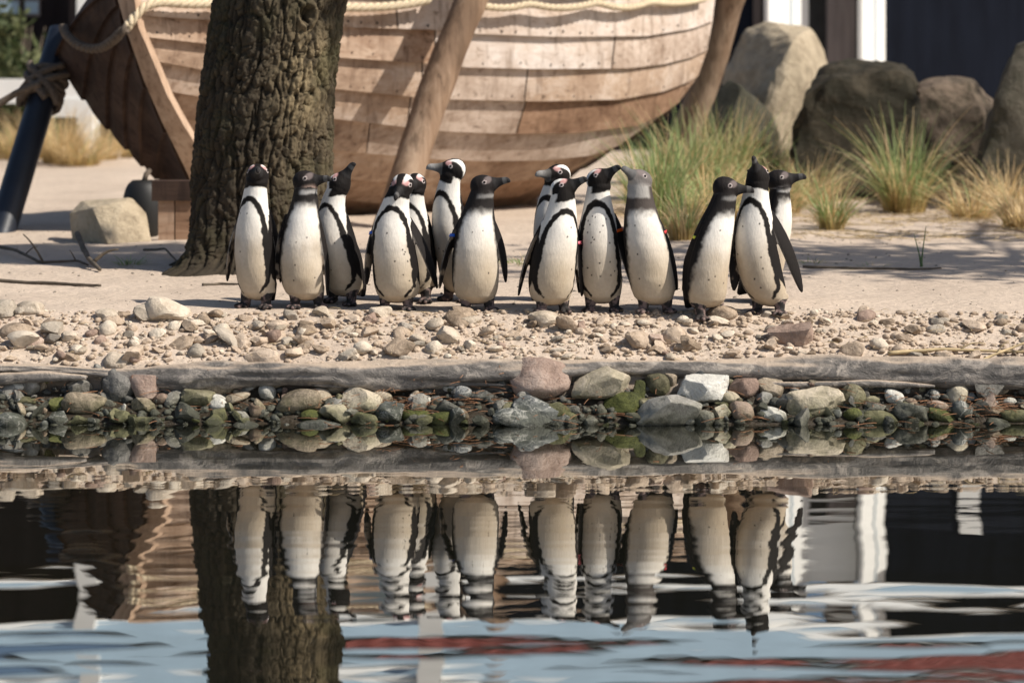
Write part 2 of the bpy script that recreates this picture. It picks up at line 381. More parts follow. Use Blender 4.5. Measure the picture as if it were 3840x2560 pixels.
# ------------------------------------------------------------------ rocks
def rock_mesh(name, seed, sub=3, angular=0.5, cuts=10, rough=0.10, size=(1, 1, 1), mat=None, boxy=0.0, flat_bottom=False):
    bm = bmesh.new(); bmesh.ops.create_icosphere(bm, subdivisions=sub, radius=1.0)
    V = np.array([v.co[:] for v in bm.verts]); F = [[v.index for v in f.verts] for f in bm.faces]; bm.free()
    r = np.random.default_rng(seed)
    if boxy: V = np.sign(V)*np.abs(V)**(1-boxy*0.55); V /= np.abs(V).max()
    V = V*(1+0.20*fbm(V*1.1+seed*3.1, 2))[:, None]
    for k in range(cuts):
        n = r.normal(size=3); n /= np.linalg.norm(n); d = (0.50 if angular > 0.6 else 0.62)+0.32*r.random()
        s = V@n-d; V = V-np.where(s > 0, s*min(1, angular*1.12), 0)[:, None]*n
    V = V+V/np.linalg.norm(V, axis=1)[:, None]*(rough*fbm(V*2.6+seed, 4)+rough*0.35*fbm(V*8+seed, 3))[:, None]
    V -= (V.max(0)+V.min(0))/2; V /= (V.max(0)-V.min(0))/2
    V *= np.array(size)
    me = mesh_data(name, V, np.array(F), mat, True)
    me['shape'] = ('flat ' if size[2] < 0.5 else '')+('angular' if angular > 0.6 else 'rounded')
    if angular > 0.55: me.set_sharp_from_angle(angle=math.radians(22))
    return me

LAND_SHORE, LAND_BEACH = [], []
def short(label):
    w = label.split(); stop = {'at', 'beside', 'leaning', 'under', 'left', 'below', 'by', 'in', 'on', 'with', 'standing', 'lying', 'right', 'next', 'against', 'behind', 'above', 'between', 'dipping', 'rising', 'half', 'just', 'near', 'tucked', 'wedged', 'covering', 'facing', 'sitting', 'touching', 'pointing', 'high', 'casting', 'among', 'beyond', 'wedge'}
    out = [w[0]]
    for x in w[1:]:
        if x in stop: break
        out.append(x)
    return ' '.join(out)
def stone_label(colr, me, w, p, land, tail):
    size = 'tiny' if w < 34 else 'small' if w < 50 else 'fist-sized' if w < 72 else 'bigger'
    n = min(land, key=lambda q: (q[0]-p).length)
    return '%s %s %s stone beside the %s%s' % (size, me['shape'], colr, n[1], tail)
def shore_rock(x0, x1, y0, y1, mat, label, ang=0.7, rough=0.08, boxy=0.0, tilt=0.0, depth=0.9, yaw=0.0, sub=4, D=None):
    w, h = x1-x0, y1-y0; cx, cy = (x0+x1)/2, (y0+y1)/2
    p = ground_hit(cx, y1-h*0.22) if D is None else at(cx, cy, D)
    Dd = p.y-CAM_Y+ (0.15*w*0.5/950 if D is None else 0)
    c = at(cx, cy+h*0.04, Dd); s = Dd/F_PX
    sz = (w*s*0.52, min(w, h*1.6)*s*0.5*depth, h*s*0.56)
    me = rock_mesh('rock', random.randint(1, 10**6), sub, ang, 12, rough, sz, M[mat], boxy)
    o = link('rock', me, None, c); o.rotation_euler = (0, tilt, yaw)
    tag(o, label, 'rock', 'rocks of the pond edge'); LAND_SHORE.append((c, short(label))); return o

SHORE = [
 (-20,100,1546,1616,'wl_slate','dark blue wet boulder half sunk at the water line',0.5,0.05,0,0.15),
 (370,508,1386,1508,'wl_dark','large dark charcoal angular rock leaning on the grey liner',0.85,0.12,0,0.1),
 (489,597,1399,1502,'wl_pink','pointed pinkish grey rock beside the charcoal rock',0.9,0.06,0,-0.1),
 (710,886,1409,1477,'wl_tan','long smooth pale pill-shaped stone against the liner',0.1,0.02,0.35,0.03),
 (680,806,1458,1535,'wl_olive','brown mossy block under the pill-shaped stone',0.7,0.08,0.5,0),
 (242,345,1416,1488,'wl_grey','greenish grey wedge rock left of the charcoal rock',0.9,0.05,0,0.2),
 (238,396,1471,1550,'wl_tan','broad mottled tan rock below the charcoal rock',0.5,0.08,0.2,0.05),
 (78,156,1420,1488,'wl_grey','small mauve grey angular rock under the thin end of the liner',0.9,0.06,0,0),
 (782,852,1492,1540,'wl_white','round white speckled stone by the mossy block',0.2,0.05,0,0),
 (508,565,1494,1533,'wl_white','small chalky white stone below the pointed rock',0.6,0.12,0,0),
 (574,635,1475,1515,'wl_pink','smooth mauve oval pebble beside the mossy block',0.1,0.03,0,-0.2),
 (410,492,1535,1596,'wl_olive','yellow green angular stone standing in the shallows',0.85,0.06,0,0.2),
 (493,616,1562,1592,'wl_olive','flat yellowish slab lying at the water surface',0.6,0.08,0.5,0),
 (784,852,1526,1600,'wl_olive','upright olive tooth-shaped stone at the water',0.8,0.04,0,0.1),
 (650,750,1520,1590,'wl_dark','dark wet rock with green algae tip',0.8,0.08,0,0.4),
 (931,992,1509,1564,'wl_pink','blocky pinkish stone above the wet pebbles',0.6,0.05,0.3,0),
 (186,258,1538,1598,'wl_slate','dark grey split slab dipping into the water',0.9,0.04,0,0.2),
 (868,975,1577,1632,'wl_dark','black wet hump rising from the water',0.4,0.06,0,0.1),
 (178,244,1488,1547,'wl_green','mossy yellow green rock next to the tan rock',0.8,0.08,0,0.3),
 (1097,1294,1573,1626,'wl_slate','long dark green flat-topped slab in the water',0.5,0.03,0.7,0.0),
 (1035,1208,1463,1553,'wl_tan','large smooth tan boulder leaning left of the cream rock',0.35,0.04,0.15,-0.15),
 (1154,1256,1456,1522,'wl_tan','brown tan rock tucked behind the smooth boulder',0.7,0.05,0,0.3),
 (1282,1442,1460,1546,'wl_cream','big cream angular rock with sharp ridge',0.95,0.05,0,0.3),
 (1197,1326,1512,1589,'wl_cream','yellowish cream wedge rock above the dark slab',0.8,0.05,0,0.25),
 (1122,1207,1535,1580,'wl_green','bright green algae dome beside the dark slab',0.3,0.05,0,0),
 (1409,1513,1509,1592,'wl_slate','blue grey pyramid stone at the water',0.9,0.03,0,0.05),
 (1318,1422,1546,1602,'wl_olive','olive brown wet stone at the foot of the cream rock',0.6,0.06,0,0.2),
 (1209,1328,1429,1476,'wl_tan','light brown flat stone just under the liner',0.6,0.05,0.2,0),
 (1390,1473,1460,1510,'wl_tan','tan oval stone behind the cream rock',0.3,0.04,0,0.2),
 (1526,1628,1478,1527,'wl_white','white speckled rough stone right of the pyramid stone',0.6,0.10,0,0),
 (1647,1726,1422,1466,'wl_white','jagged bright white stone below the liner',0.9,0.12,0,0),
 (1628,1739,1500,1555,'wl_dark','dark blue grey flat rock above the algae stone',0.8,0.04,0.2,0.1),
 (1598,1698,1546,1594,'wl_green','flat green algae-covered stone at the water',0.5,0.05,0.2,-0.1),
 (1694,1758,1533,1586,'wl_pink','pink rounded stone beside the green algae stone',0.5,0.05,0,0),
 (967,1037,1443,1498,'wl_white','white oval pebble near the pale pill-shaped stone',0.2,0.05,0,0.4),
 (995,1065,1414,1458,'wl_tan','brown stone wedged between liner and white pebble',0.8,0.05,0,0),
 (1524,1615,1546,1588,'wl_grey','greenish grey wet stone next to the pyramid stone',0.5,0.06,0,0),
 (1849,1917,1500,1550,'wl_grey','grey lined stone left of the white-veined slate',0.5,0.05,0,0),
 (1755,1850,1462,1505,'wl_dark','dark brown stone in the shade below the liner',0.6,0.08,0,0),
 (1916,2146,1337,1492,'wl_pink','large domed brown boulder covering the liner',0.45,0.09,0.1,-0.05),
 (2143,2369,1378,1508,'wl_cream','big angular rock with pale mossy end facing right',0.95,0.07,0.1,-0.25),
 (2267,2424,1473,1560,'wl_green','mossy green wedge below the big angular rock',0.9,0.06,0,0.0),
 (2392,2622,1475,1617,'wl_grey','largest olive grey boulder standing in the water',0.8,0.03,0.05,0.15),
 (2537,2736,1401,1515,'wl_white','big whitish green angular block under the liner',0.9,0.08,0.3,-0.12),
 (1920,2137,1498,1590,'wl_slate','slanting blue slate with white veins above its twin',0.95,0.06,0,0.3),
 (1850,2069,1533,1616,'wl_slate','low white-veined slate at the water in front',0.8,0.09,0,0.1),
 (2415,2515,1397,1480,'wl_olive','smooth greyish oval stone leaning by the whitish block',0.2,0.03,0,0.6),
 (2734,2847,1409,1494,'wl_pink','reddish brown angular stone right of the whitish block',0.8,0.05,0.2,0.2),
 (2700,2777,1467,1523,'wl_cream','pale round pebble sitting on dark stones',0.15,0.03,0,0),
 (2732,2838,1505,1580,'wl_pink','brown stone with black glistening wet lower half',0.5,0.05,0,0.5),
 (2668,2747,1513,1582,'wl_cream','yellow white broken stone beside the largest boulder',0.9,0.08,0,0.5),
 (2449,2553,1386,1445,'wl_tan','tan stone half hidden under the liner fold',0.7,0.04,0,0.3),
 (2188,2247,1556,1600,'wl_grey','small pale wet stone between slate and boulder',0.7,0.08,0,0),
 (2369,2420,1426,1506,'wl_green','narrow mossy upright stone among pine needles',0.7,0.06,0.2,0.1),
 (2836,2941,1402,1483,'wl_tan','tan squared stone touching the liner',0.75,0.03,0.2,0.35),
 (2833,2895,1466,1518,'wl_white','small white cubic stone below the squared tan one',0.7,0.06,0.5,0),
 (2937,3167,1451,1556,'wl_cream','large layered rough slab with crumbly ridges',0.7,0.16,0.6,-0.12),
 (3147,3240,1440,1535,'wl_olive','greenish egg-shaped stone leaning on the layered slab',0.15,0.03,0,0.7),
 (2851,2959,1528,1582,'wl_white','white wedge pointing down to the water',0.9,0.04,0,0.5),
 (3163,3233,1528,1577,'wl_green','rounded green stone with wet foot',0.2,0.04,0,0),
 (3231,3368,1539,1594,'wl_olive','broad yellow green ridged stone at the water',0.6,0.05,0,0.1),
 (3348,3509,1512,1588,'wl_dark','black folded wet slate lump',0.9,0.09,0,0.3),
 (3313,3390,1462,1513,'wl_white','striped white stone above the green ridged one',0.5,0.05,0,0.3),
 (3552,3629,1437,1516,'wl_cream','pale tall oval stone beside a needle heap',0.3,0.04,0,0.4),
 (3638,3792,1389,1505,'wl_grey','large two-faced grey block with pale right face',0.95,0.03,0.25,0.2),
 (3470,3556,1501,1540,'wl_pink','flat mauve pebble next to the needle heap',0.2,0.03,0,0.1),
 (3481,3593,1535,1580,'wl_green','dark green angular stone at the water beside the black slate',0.8,0.05,0,0.15),
 (3476,3526,1458,1497,'wl_white','small bluish white stone left of the tall oval',0.3,0.04,0,0),
 (3680,3770,1518,1562,'wl_pink','pinkish stone below the two-faced block',0.5,0.05,0,0.2),
 (3750,3870,1535,1582,'wl_olive','olive flat stone at the pond edge beyond the pinkish stone',0.5,0.05,0.2,0.1),
 (3696,3790,1568,1616,'wl_dark','black wet stone in the water below the olive one',0.5,0.05,0,0.1),
 (3757,3812,1490,1522,'wl_white','small whitish stone right of the two-faced block',0.4,0.06,0,0),
 (3236,3298,1484,1514,'wl_olive','small olive pebble right of the egg-shaped stone',0.2,0.03,0,0),
 (3242,3322,1506,1546,'wl_grey','grey angular pebble above the yellow green ridged stone',0.8,0.05,0,0),
 (3392,3440,1492,1530,'wl_pink','rosy pebble leaning behind the black slate',0.3,0.05,0,0.2),
 (0,60,1440,1500,'wl_grey','grey stone at the bank under the thin liner end',0.7,0.06,0,0),
 (40,140,1486,1520,'wl_olive','flat olive stone on the bank above the blue boulder',0.5,0.05,0.2,0),
 (90,150,1522,1548,'wl_grey','low grey pebble above the split slab',0.4,0.05,0,0),
]
for r in SHORE: shore_rock(*r[:6], *r[6:])

# generic stone shapes shared between the many alike stones
def shapes(prefix, mats, n, sub):
    out = {}
    for m in mats:
        out[m] = []
        for k in range(n):
            ang = random.choice([0.35, 0.8, 0.92, 0.95]); s = (1, random.uniform(0.6, 1.0), random.uniform(0.36, 0.75))
            out[m].append(rock_mesh(prefix, random.randint(1, 10**6), sub, ang, 11, random.uniform(0.03, 0.09), s, M[m], random.choice([0, 0, 0.3])))
    return out
def drop(name, me, p, r, sink, label, group, cat='stone', tum=0.28):
    o = link(name, me, None, (p.x, p.y, p.z+r*sink)); o.scale = (r, r*random.uniform(0.8, 1.1), r*random.uniform(0.75, 1.15))
    o.rotation_euler = (random.gauss(0, tum), random.gauss(0, tum), random.uniform(0, 6.28))
    tag(o, label, cat, group); return o

BSH = shapes('beach_stone', ['st_tan', 'st_pale', 'st_grey', 'st_pink'], 5, 3)
def beach_rock(x0, x1, y0, y1, mat, label, ang=0.7, boxy=0.0, tilt=0.0, rough=0.05):
    w, h = x1-x0, y1-y0; p = ground_hit((x0+x1)/2, y1-h*0.15); D = p.y-CAM_Y+w*0.25/950; s = D/F_PX
    c = at((x0+x1)/2, (y0+y1)/2+h*0.1, D)
    me = rock_mesh('beach_rock', random.randint(1, 10**6), 4, ang, 12, rough, (w*s*0.52, w*s*0.45, h*s*0.62), M[mat], boxy)
    o = link('beach_rock', me, None, c); o.rotation_euler = (0, tilt, 0); tag(o, label, 'rock', 'larger stones on the gravel beach'); LAND_BEACH.append((c, short(label))); return o
BEACH = [
 (540,712,1118,1218,'st_pale','large pale conical rock on the gravel left of the penguins',0.85,0,0.1),
 (2876,3062,1196,1312,'st_pink','large reddish brown block in front of the leaning penguin',0.85,0.5,0.1),
 (2650,2765,1146,1204,'st_tan','domed brown stone between two penguins on the right',0.5,0,0),
 (2480,2575,1222,1302,'st_tan','upright brown egg-shaped stone below the grey headed penguin',0.5,0.1,0.1),
 (908,1045,1302,1372,'st_tan','tan block with dark left face above the liner',0.85,0.5,0.1),
 (392,482,1322,1380,'st_pale','ribbed cream rock just above the liner',0.4,0.2,0.1),
 (-10,120,1212,1272,'st_tan','round tan boulder at the far end of the gravel',0.4,0,0),
 (58,168,1128,1182,'st_pale','flat-topped cream stone high on the gravel',0.5,0.4,0),
 (630,730,1262,1312,'st_tan','wedge of tan stone with a shaded end',0.9,0.3,-0.25),
 (705,775,1288,1345,'st_grey','rounded grey stone beside the tan wedge',0.4,0.1,0.2),
 (2985,3055,1312,1352,'st_pale','white angular stone below the reddish block',0.9,0.1,0),
 (3470,3545,1215,1252,'st_grey','low grey stone on the right part of the gravel',0.5,0.1,0),
 (1115,1180,1205,1250,'st_tan','cubic tan stone casting a sharp shadow',0.8,0.4,0.2),
 (1385,1470,1150,1195,'st_pale','cream stone at the feet of the first penguins',0.8,0.1,0),
 (1060,1125,1165,1205,'st_grey','grey pointed stone in front of the dappled young penguin',0.9,0.0,0.2),
 (1170,1250,1148,1192,'st_pale','pale broken stone by the young penguin with pale cheek',0.9,0.0,0.1),
 (3150,3240,1280,1340,'st_tan','pair-split tan stone near the roots',0.7,0.2,-0.2),
 (3345,3420,1290,1335,'st_tan','tan stone with hollow side near the liner',0.6,0.1,0.2),
 (1695,1790,1155,1200,'st_tan','brown cracked stone below the dark young penguin',0.8,0.2,0.1),
 (1000,1085,1200,1238,'st_tan','smooth tan stone left of the cubic one',0.3,0.1,0),
]
for r in BEACH: beach_rock(*r)
nb = 0
mats4 = ['st_tan']*6+['st_pale']*4+['st_grey']*2+['st_pink']
while nb < 285:
    px = random.uniform(-40, 3880); py = 1172+185*random.random()**0.9
    if px > 3100 and random.random() < 0.35: continue
    w = min(125, 34*math.exp(random.gauss(0.4, 0.42)))
    if py < 1195 and 850 < px < 3050: w *= 0.6
    p = ground_hit(px, py); m = random.choice(mats4)
    me = random.choice(BSH[m]); cn = {'st_tan': 'tan', 'st_pale': 'cream', 'st_grey': 'grey', 'st_pink': 'reddish'}[m]
    drop('beach_stone', me, p, w/950/2, random.uniform(0.05, 0.4), stone_label(cn, me, w, p, LAND_BEACH, ' on the gravel'), 'small stones scattered over the gravel slope'); nb += 1

WSH = shapes('shore_stone', ['wl_tan', 'wl_grey', 'wl_dark', 'wl_olive', 'wl_green', 'wl_white', 'wl_pink', 'wl_slate'], 4, 3)
wm = ['wl_tan']*5+['wl_grey']*6+['wl_dark']*5+['wl_olive']*4+['wl_green']*1+['wl_white']*2+['wl_pink']*2+['wl_slate']*3
for k in range(280):
    px = random.uniform(-40, 3880); py = 1392+213*random.random()**0.85
    w = min(100, 37*math.exp(random.gauss(0.3, 0.4))); p = ground_hit(px, py); m = random.choice(wm)
    if py > 1555 and m in ('wl_white', 'wl_tan', 'wl_pink'): m = random.choice(['wl_olive', 'wl_green', 'wl_dark', 'wl_slate'])
    me = random.choice(WSH[m]); cn = {'wl_tan': 'tan', 'wl_grey': 'grey', 'wl_dark': 'blackish', 'wl_olive': 'olive', 'wl_green': 'mossy green', 'wl_white': 'whitish', 'wl_pink': 'pinkish', 'wl_slate': 'bluish'}[m]
    drop('shore_stone', me, p, w/990/2, random.uniform(0.1, 0.5), stone_label(cn, me, w, p, LAND_SHORE, ''), 'small stones of the bank below the liner', tum=0.6)

def pebbles(name, n, f, mat, seed, rmin, rmax):
    r = np.random.default_rng(seed); VV = []; FF = []; tot = 0
    bases = []
    for k in range(8):
        me = rock_mesh('tmp', 900+k+seed, 2, 0.7, 8, 0.08, (1, 0.8, 0.6)); V = np.empty(len(me.vertices)*3); me.vertices.foreach_get('co', V)
        F = np.array([p.vertices[:] for p in me.polygons]); bases.append((V.reshape(-1, 3), F)); bpy.data.meshes.remove(me)
    for k in range(n):
        x, y = f(r); z = gzf(x, y); s = rmin*(rmax/rmin)**(r.random()**1.7); V, F = bases[k % 8]
        th = r.random()*6.28; c, sn = math.cos(th), math.sin(th); R = np.array([[c, -sn, 0], [sn, c, 0], [0, 0, 1]])
        VV.append(V@R.T*s+np.array([x, y, z+s*0.2])); FF.append(F+tot); tot += len(V)
    return mobj(name, np.vstack(VV), np.vstack(FF), mat, None, True)
tag(pebbles('fine_pebbles', 2300, lambda r: (r.uniform(-2.3, 2.3), r.uniform(-0.42, 0.03)-0.02*r.random()), M['st_tan'], 1, 0.003, 0.013), 'fine tan pebbles and crumbs scattered over the gravel slope', 'pebbles', None, 'stuff')
tag(pebbles('gravel_stones', 1500, lambda r: (r.uniform(-2.3, 2.3), r.uniform(-0.42, 0.02)), M['st_tan'], 7, 0.008, 0.020), 'small half buried tan gravel between the larger stones', 'gravel', None, 'stuff')
tag(pebbles('pale_grit', 900, lambda r: (r.uniform(-2.3, 2.3), r.uniform(-0.42, 0.06)), M['st_pale'], 5, 0.003, 0.011), 'fine cream grit between the stones of the slope', 'grit', None, 'stuff')
tag(pebbles('wet_pebbles', 1500, lambda r: (r.uniform(-2.2, 2.2), r.uniform(-0.72, -0.46)), M['wl_dark'], 2, 0.006, 0.026), 'grey and dark pebbles filling the bank below the liner', 'pebbles', None, 'stuff')
tag(pebbles('sand_crumbs', 500, lambda r: (r.uniform(-2.8, 2.8), 0.1+4.5*r.random()**1.6), M['st_grey'], 3, 0.003, 0.010), 'dark crumbs and droppings lying on the open sand', 'crumbs', None, 'stuff')

# ------------------------------------------------------------------ pond liner rolled along the bank
def liner():
    root = empty('pond_liner', (0, -0.466, 0.1)); tag(root, 'long grey folded pond liner rolled like a log along the shore', 'pond liner')
    px = [-300, 0, 250, 430, 560, 700, 900, 1150, 1400, 1600, 1900, 2100, 2300, 2600, 2850, 3100, 3400, 3840, 4200]
    top = [1368, 1366, 1374, 1392, 1380, 1366, 1358, 1356, 1352, 1350, 1344, 1346, 1346, 1350, 1352, 1350, 1350, 1347, 1345]
    bot = [1402, 1400, 1400, 1415, 1462, 1466, 1440, 1432, 1456, 1450, 1442, 1432, 1400, 1412, 1432, 1446, 1442, 1448, 1446]
    x = np.linspace(-300, 4200, 520); k = np.ones(25)/25
    sm = lambda a: np.convolve(np.pad(np.interp(x, px, a), 12, 'edge'), k, 'valid')
    tp, bt = sm(top), sm(bot); D = 9.535; s = D/F_PX; n = 36
    X = (x-CX)*s; zc = CAM_Z-((tp+bt)/2-HOR)*s; r = (bt-tp)/2*s*1.04
    th = np.linspace(0, 2*np.pi, n, endpoint=False)
    P = np.stack([np.repeat(X, n), np.tile(th, len(X))*0.9, np.zeros(len(X)*n)], 1)
    w = 1+0.50*fbm(np.stack([P[:, 0]*1.9, np.cos(P[:, 1]/0.9)*0.9, np.sin(P[:, 1]/0.9)*0.9], 1), 3)+0.20*fbm(np.stack([P[:, 0]*9, np.cos(P[:, 1]/0.9)*2, np.sin(P[:, 1]/0.9)*2], 1)+5, 3)
    w = w.reshape(len(X), n)
    # long creases running lengthwise
    for (c0, xa, xb, dep) in ((-0.7, -1.5, 0.2, 0.20), (-1.0, 0.1, 1.2, 0.26), (-0.35, 0.6, 2.2, 0.18), (-1.2, 1.0, 2.3, 0.24), (0.1, -2.2, -0.9, 0.2), (-0.1, -0.8, 0.5, 0.15)):
        ph = c0-math.pi/2+0.7+0.35*np.sin(X*1.7+c0)
        e = sstep(xa, xa+0.3, X)*(1-sstep(xb-0.3, xb, X))
        d = (th[None]-ph[:, None]+np.pi) % (2*np.pi)-np.pi
        w = w-dep*e[:, None]*np.exp(-(d/0.10)**2)+0.05*e[:, None]*np.exp(-((d-0.28)/0.22)**2)
    ry = np.maximum(r, 0.03)*0.95
    V = np.stack([np.repeat(X[:, None], n, 1), (D+CAM_Y)+0.02*np.sin(X*2)[:, None]-ry[:, None]*w*np.cos(th)[None], zc[:, None]+r[:, None]*w*np.sin(th)[None]], -1)
    Vl, F = loft(V); Vl = Vl-np.array([0, -0.466, 0.1]); mobj('rolled_sheet', Vl, F, M['liner'], root)
    # second lower fold showing beneath on the right, and the flap at the left
    for nm, xa, xb, ya, yb, rr in (('lower_fold', 2850, 3500, 1432, 1440, 14), ('lower_fold', 1180, 1900, 1440, 1436, 10), ('flap', -200, 330, 1420, 1408, 22)):
        xx = np.linspace(xa, xb, 80); t = (xx-xa)/(xb-xa); rad = rr*s*np.sin(np.pi*np.clip(t*0.94+0.03, 0, 1))**0.5
        Q = np.stack([(xx-CX)*s, np.full(80, D+CAM_Y-0.035), CAM_Z-(ya+(yb-ya)*t+4*np.sin(t*7)-HOR)*s], 1)-np.array([0, -0.466, 0.1])
        MB().tube(Q, rad, 14, 3, (0.25, 12)).build(nm, M['liner'], root)
liner()

# ------------------------------------------------------------------ tree trunk and tree crowns
def leaves(n, centre, rad, seed, size, c0, c1, name, parent, clumps=26):
    r = np.random.default_rng(seed); C = np.array(centre); rad = np.array(rad)
    cl = []
    while len(cl) < clumps:
        v = r.uniform(-1, 1, 3)
        if 0.2 < np.linalg.norm(v) < 1: cl.append(v)
    cl = np.array(cl); k = r.integers(0, clumps, n); P = cl[k]+r.normal(0, 0.17, (n, 3)); P = C+P*rad
    A = r.normal(size=(n, 3)); A /= np.linalg.norm(A, axis=1)[:, None]; B = np.cross(A, r.normal(size=(n, 3))); B /= np.linalg.norm(B, axis=1)[:, None]
    s = size*(0.6+0.8*r.random(n))[:, None]
    V = np.stack([P-A*s, P+B*s*0.45, P+A*s, P-B*s*0.45], 1).reshape(-1, 3); F = np.arange(4*n).reshape(-1, 4)
    tt = r.random(n)[:, None]; col = np.repeat(np.array(c0)*(1-tt)+np.array(c1)*tt, 4, 0)
    return mobj(name, V-np.array(parent.location), F, M['grass'], parent, False, col)

def trunk_tree():
    D = 11.87; s = D/F_PX; root = empty('oak_tree', at(985, 1012, D)); o = np.array(root.location)
    tag(root, 'thick rough-barked tree trunk standing between penguins and wooden boat', 'tree')
    py = np.array([1030, 1010, 985, 950, 900, 800, 600, 300, 0, -400, -1200, -2400])
    xl = np.array([540, 590, 640, 672, 690, 703, 722, 765, 805, 860, 980, 1120]); xr = np.array([1310, 1285, 1262, 1250, 1243, 1240, 1246, 1262, 1300, 1345, 1420, 1500])
    zz = CAM_Z-(py-HOR)*s; zr = np.concatenate([np.linspace(zz[0], 1.9, 460), np.linspace(1.95, zz[-1], 60)])
    L = np.interp(zr, zz, xl); R = np.interp(zr, zz, xr); c = ((L+R)/2-CX)*s; r = (R-L)/2*s
    n = 420; th = np.linspace(0, 2*np.pi, n, endpoint=False)
    Z = np.repeat(zr, n); T = np.tile(th, len(zr)); ca, sa = np.cos(T), np.sin(T)
    q = np.stack([ca*0.32, sa*0.32, Z], 1)
    lump = fbm(q*np.array([4, 4, 1.6])+3, 3)
    wp = q+0.035*np.stack([fbm(q*5+1, 2), fbm(q*5+8, 2), fbm(q*5+15, 2)], 1)
    ridge = 1-np.abs(fbm(wp*np.array([30, 30, 5.5])+7, 2))*2.6            # vertical plates and fissures
    plate = 1-np.abs(fbm(wp*np.array([34, 34, 22])+40, 2))*2.6
    fine = fbm(wp*np.array([70, 70, 40]), 3)
    # root flare lobes
    flare = np.repeat(sstep(0.75, 0.32, zr), n)*(0.10*np.sin(T*5+0.6)+0.08*np.sin(T*3+2))
    dsp = 0.030*lump-0.017*sstep(0.4, 1.0, ridge)-0.008*sstep(0.6, 1.0, plate)+0.011*fine+0.010*fbm(wp*np.array([12, 12, 9])+77, 3)
    # bare scar with rolled lip on the sunny side, and a knot hole above it
    ang = (T-(-0.95)+np.pi) % (2*np.pi)-np.pi
    sc = np.exp(-((ang+0.05*np.sin(Z*9))/0.42)**2-((Z-1.26)/0.24)**2); dsp += 0.02*sc+0.016*sc*fbm(q*np.array([26, 26, 16])+60, 3)
    k0 = np.sqrt((ang*0.31+0.03)**2+((Z-1.54)/1.15)**2); dsp += 0.022*np.exp(-((k0-0.045)/0.014)**2)-0.045*np.exp(-(k0/0.028)**2)
    rr = np.repeat(r, n)*(1+flare)+dsp
    V = np.stack([np.repeat(c, n)+rr*ca, D+CAM_Y+rr*sa, Z], 1).reshape(len(zr), n, 3)
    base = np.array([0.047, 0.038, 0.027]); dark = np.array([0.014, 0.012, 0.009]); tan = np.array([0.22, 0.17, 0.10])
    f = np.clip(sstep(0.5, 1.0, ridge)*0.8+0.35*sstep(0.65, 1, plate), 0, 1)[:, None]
    tn = np.clip(sc*1.2+0.30*np.clip(fbm(q*7+90, 3), 0, 1)+0.22*sstep(-0.2, 0.9, ca), 0, 1)[:, None]  # bark also lightened towards the sunlit right, side lighting put into the colour
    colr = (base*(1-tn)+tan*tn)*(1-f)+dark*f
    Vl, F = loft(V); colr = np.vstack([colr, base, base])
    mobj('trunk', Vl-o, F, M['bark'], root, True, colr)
    top = np.array([c[-1], D+CAM_Y, zr[-1]]); mb = MB()
    for k in range(9):
        a = k*2.4; d = np.array([math.cos(a), math.sin(a), 0]); t = np.linspace(0, 1, 8)[:, None]; L_ = 1.2+0.5*(k % 3)
        mb.tube(top-o+np.array([0, 0, -0.25])+t*d*L_*0.8+np.array([0, 0, 1])*t*L_*(0.9+0.1*k), 0.11*(1-0.85*t[:, 0]), 10)
    mb.build('limbs', M['bark'], root)
    leaves(5200, (top[0], top[1], top[2]+1.9), (2.0, 2.0, 1.5), 4, 0.07, (0.035, 0.06, 0.012), (0.09, 0.13, 0.03), 'crown', root, 40)
trunk_tree()

def side_tree(x, y, label, h, cr, seed, nl, crown_z, size=0.075, clumps=22, off=(0, 0)):
    root = empty('shade_tree', (x, y, gzf(x, y))); tag(root, label, 'tree', 'trees shading the enclosure'); z0 = gzf(x, y); mb = MB()
    t = np.linspace(0, 1, 12)[:, None]; mb.tube(np.hstack([0.12*np.sin(t*3+seed), 0.1*np.cos(t*2), t*h]), 0.15*(1-0.6*t[:, 0]), 14, seed, (0.12, 6))
    mb.build('trunk', M['bark'], root); lb = MB(); r = random.Random(seed)
    for k in range(10):
        a = r.uniform(0, 6.28); L_ = cr[0]*r.uniform(0.6, 1.0); t = np.linspace(0, 1, 7)[:, None]; d = np.array([math.cos(a), math.sin(a), 0])
        lb.tube(np.array([0, 0, h*r.uniform(0.6, 0.95)])+t*d*L_+np.array([0, 0, 1])*t**1.2*r.uniform(0.2, 0.9), 0.045*(1-0.8*t[:, 0]), 8)
    lb.build('limbs', M['bark'], root)
    leaves(nl, (x+off[0], y+off[1], z0+crown_z), cr, seed, size, (0.035, 0.06, 0.012), (0.09, 0.13, 0.03), 'crown', root, clumps)
side_tree(5.6, 0.9, 'leafy tree standing on the sand right of the gravel beach', 4.3, (1.7, 1.3, 0.9), 21, 2300, 4.4)
side_tree(6.6, 2.4, 'slender tree standing on the sand beyond the leafy tree', 5.0, (1.2, 0.6, 0.8), 25, 2200, 5.7, 0.07, 13, (-3.0, -1.7))  # unseen tree, crown placed off its trunk to dapple the left sand
side_tree(10.2, 4.6, 'tall leafy tree standing beyond the boulders and dune grass', 6.0, (1.7, 1.2, 1.3), 22, 3600, 6.2, 0.09, 26)

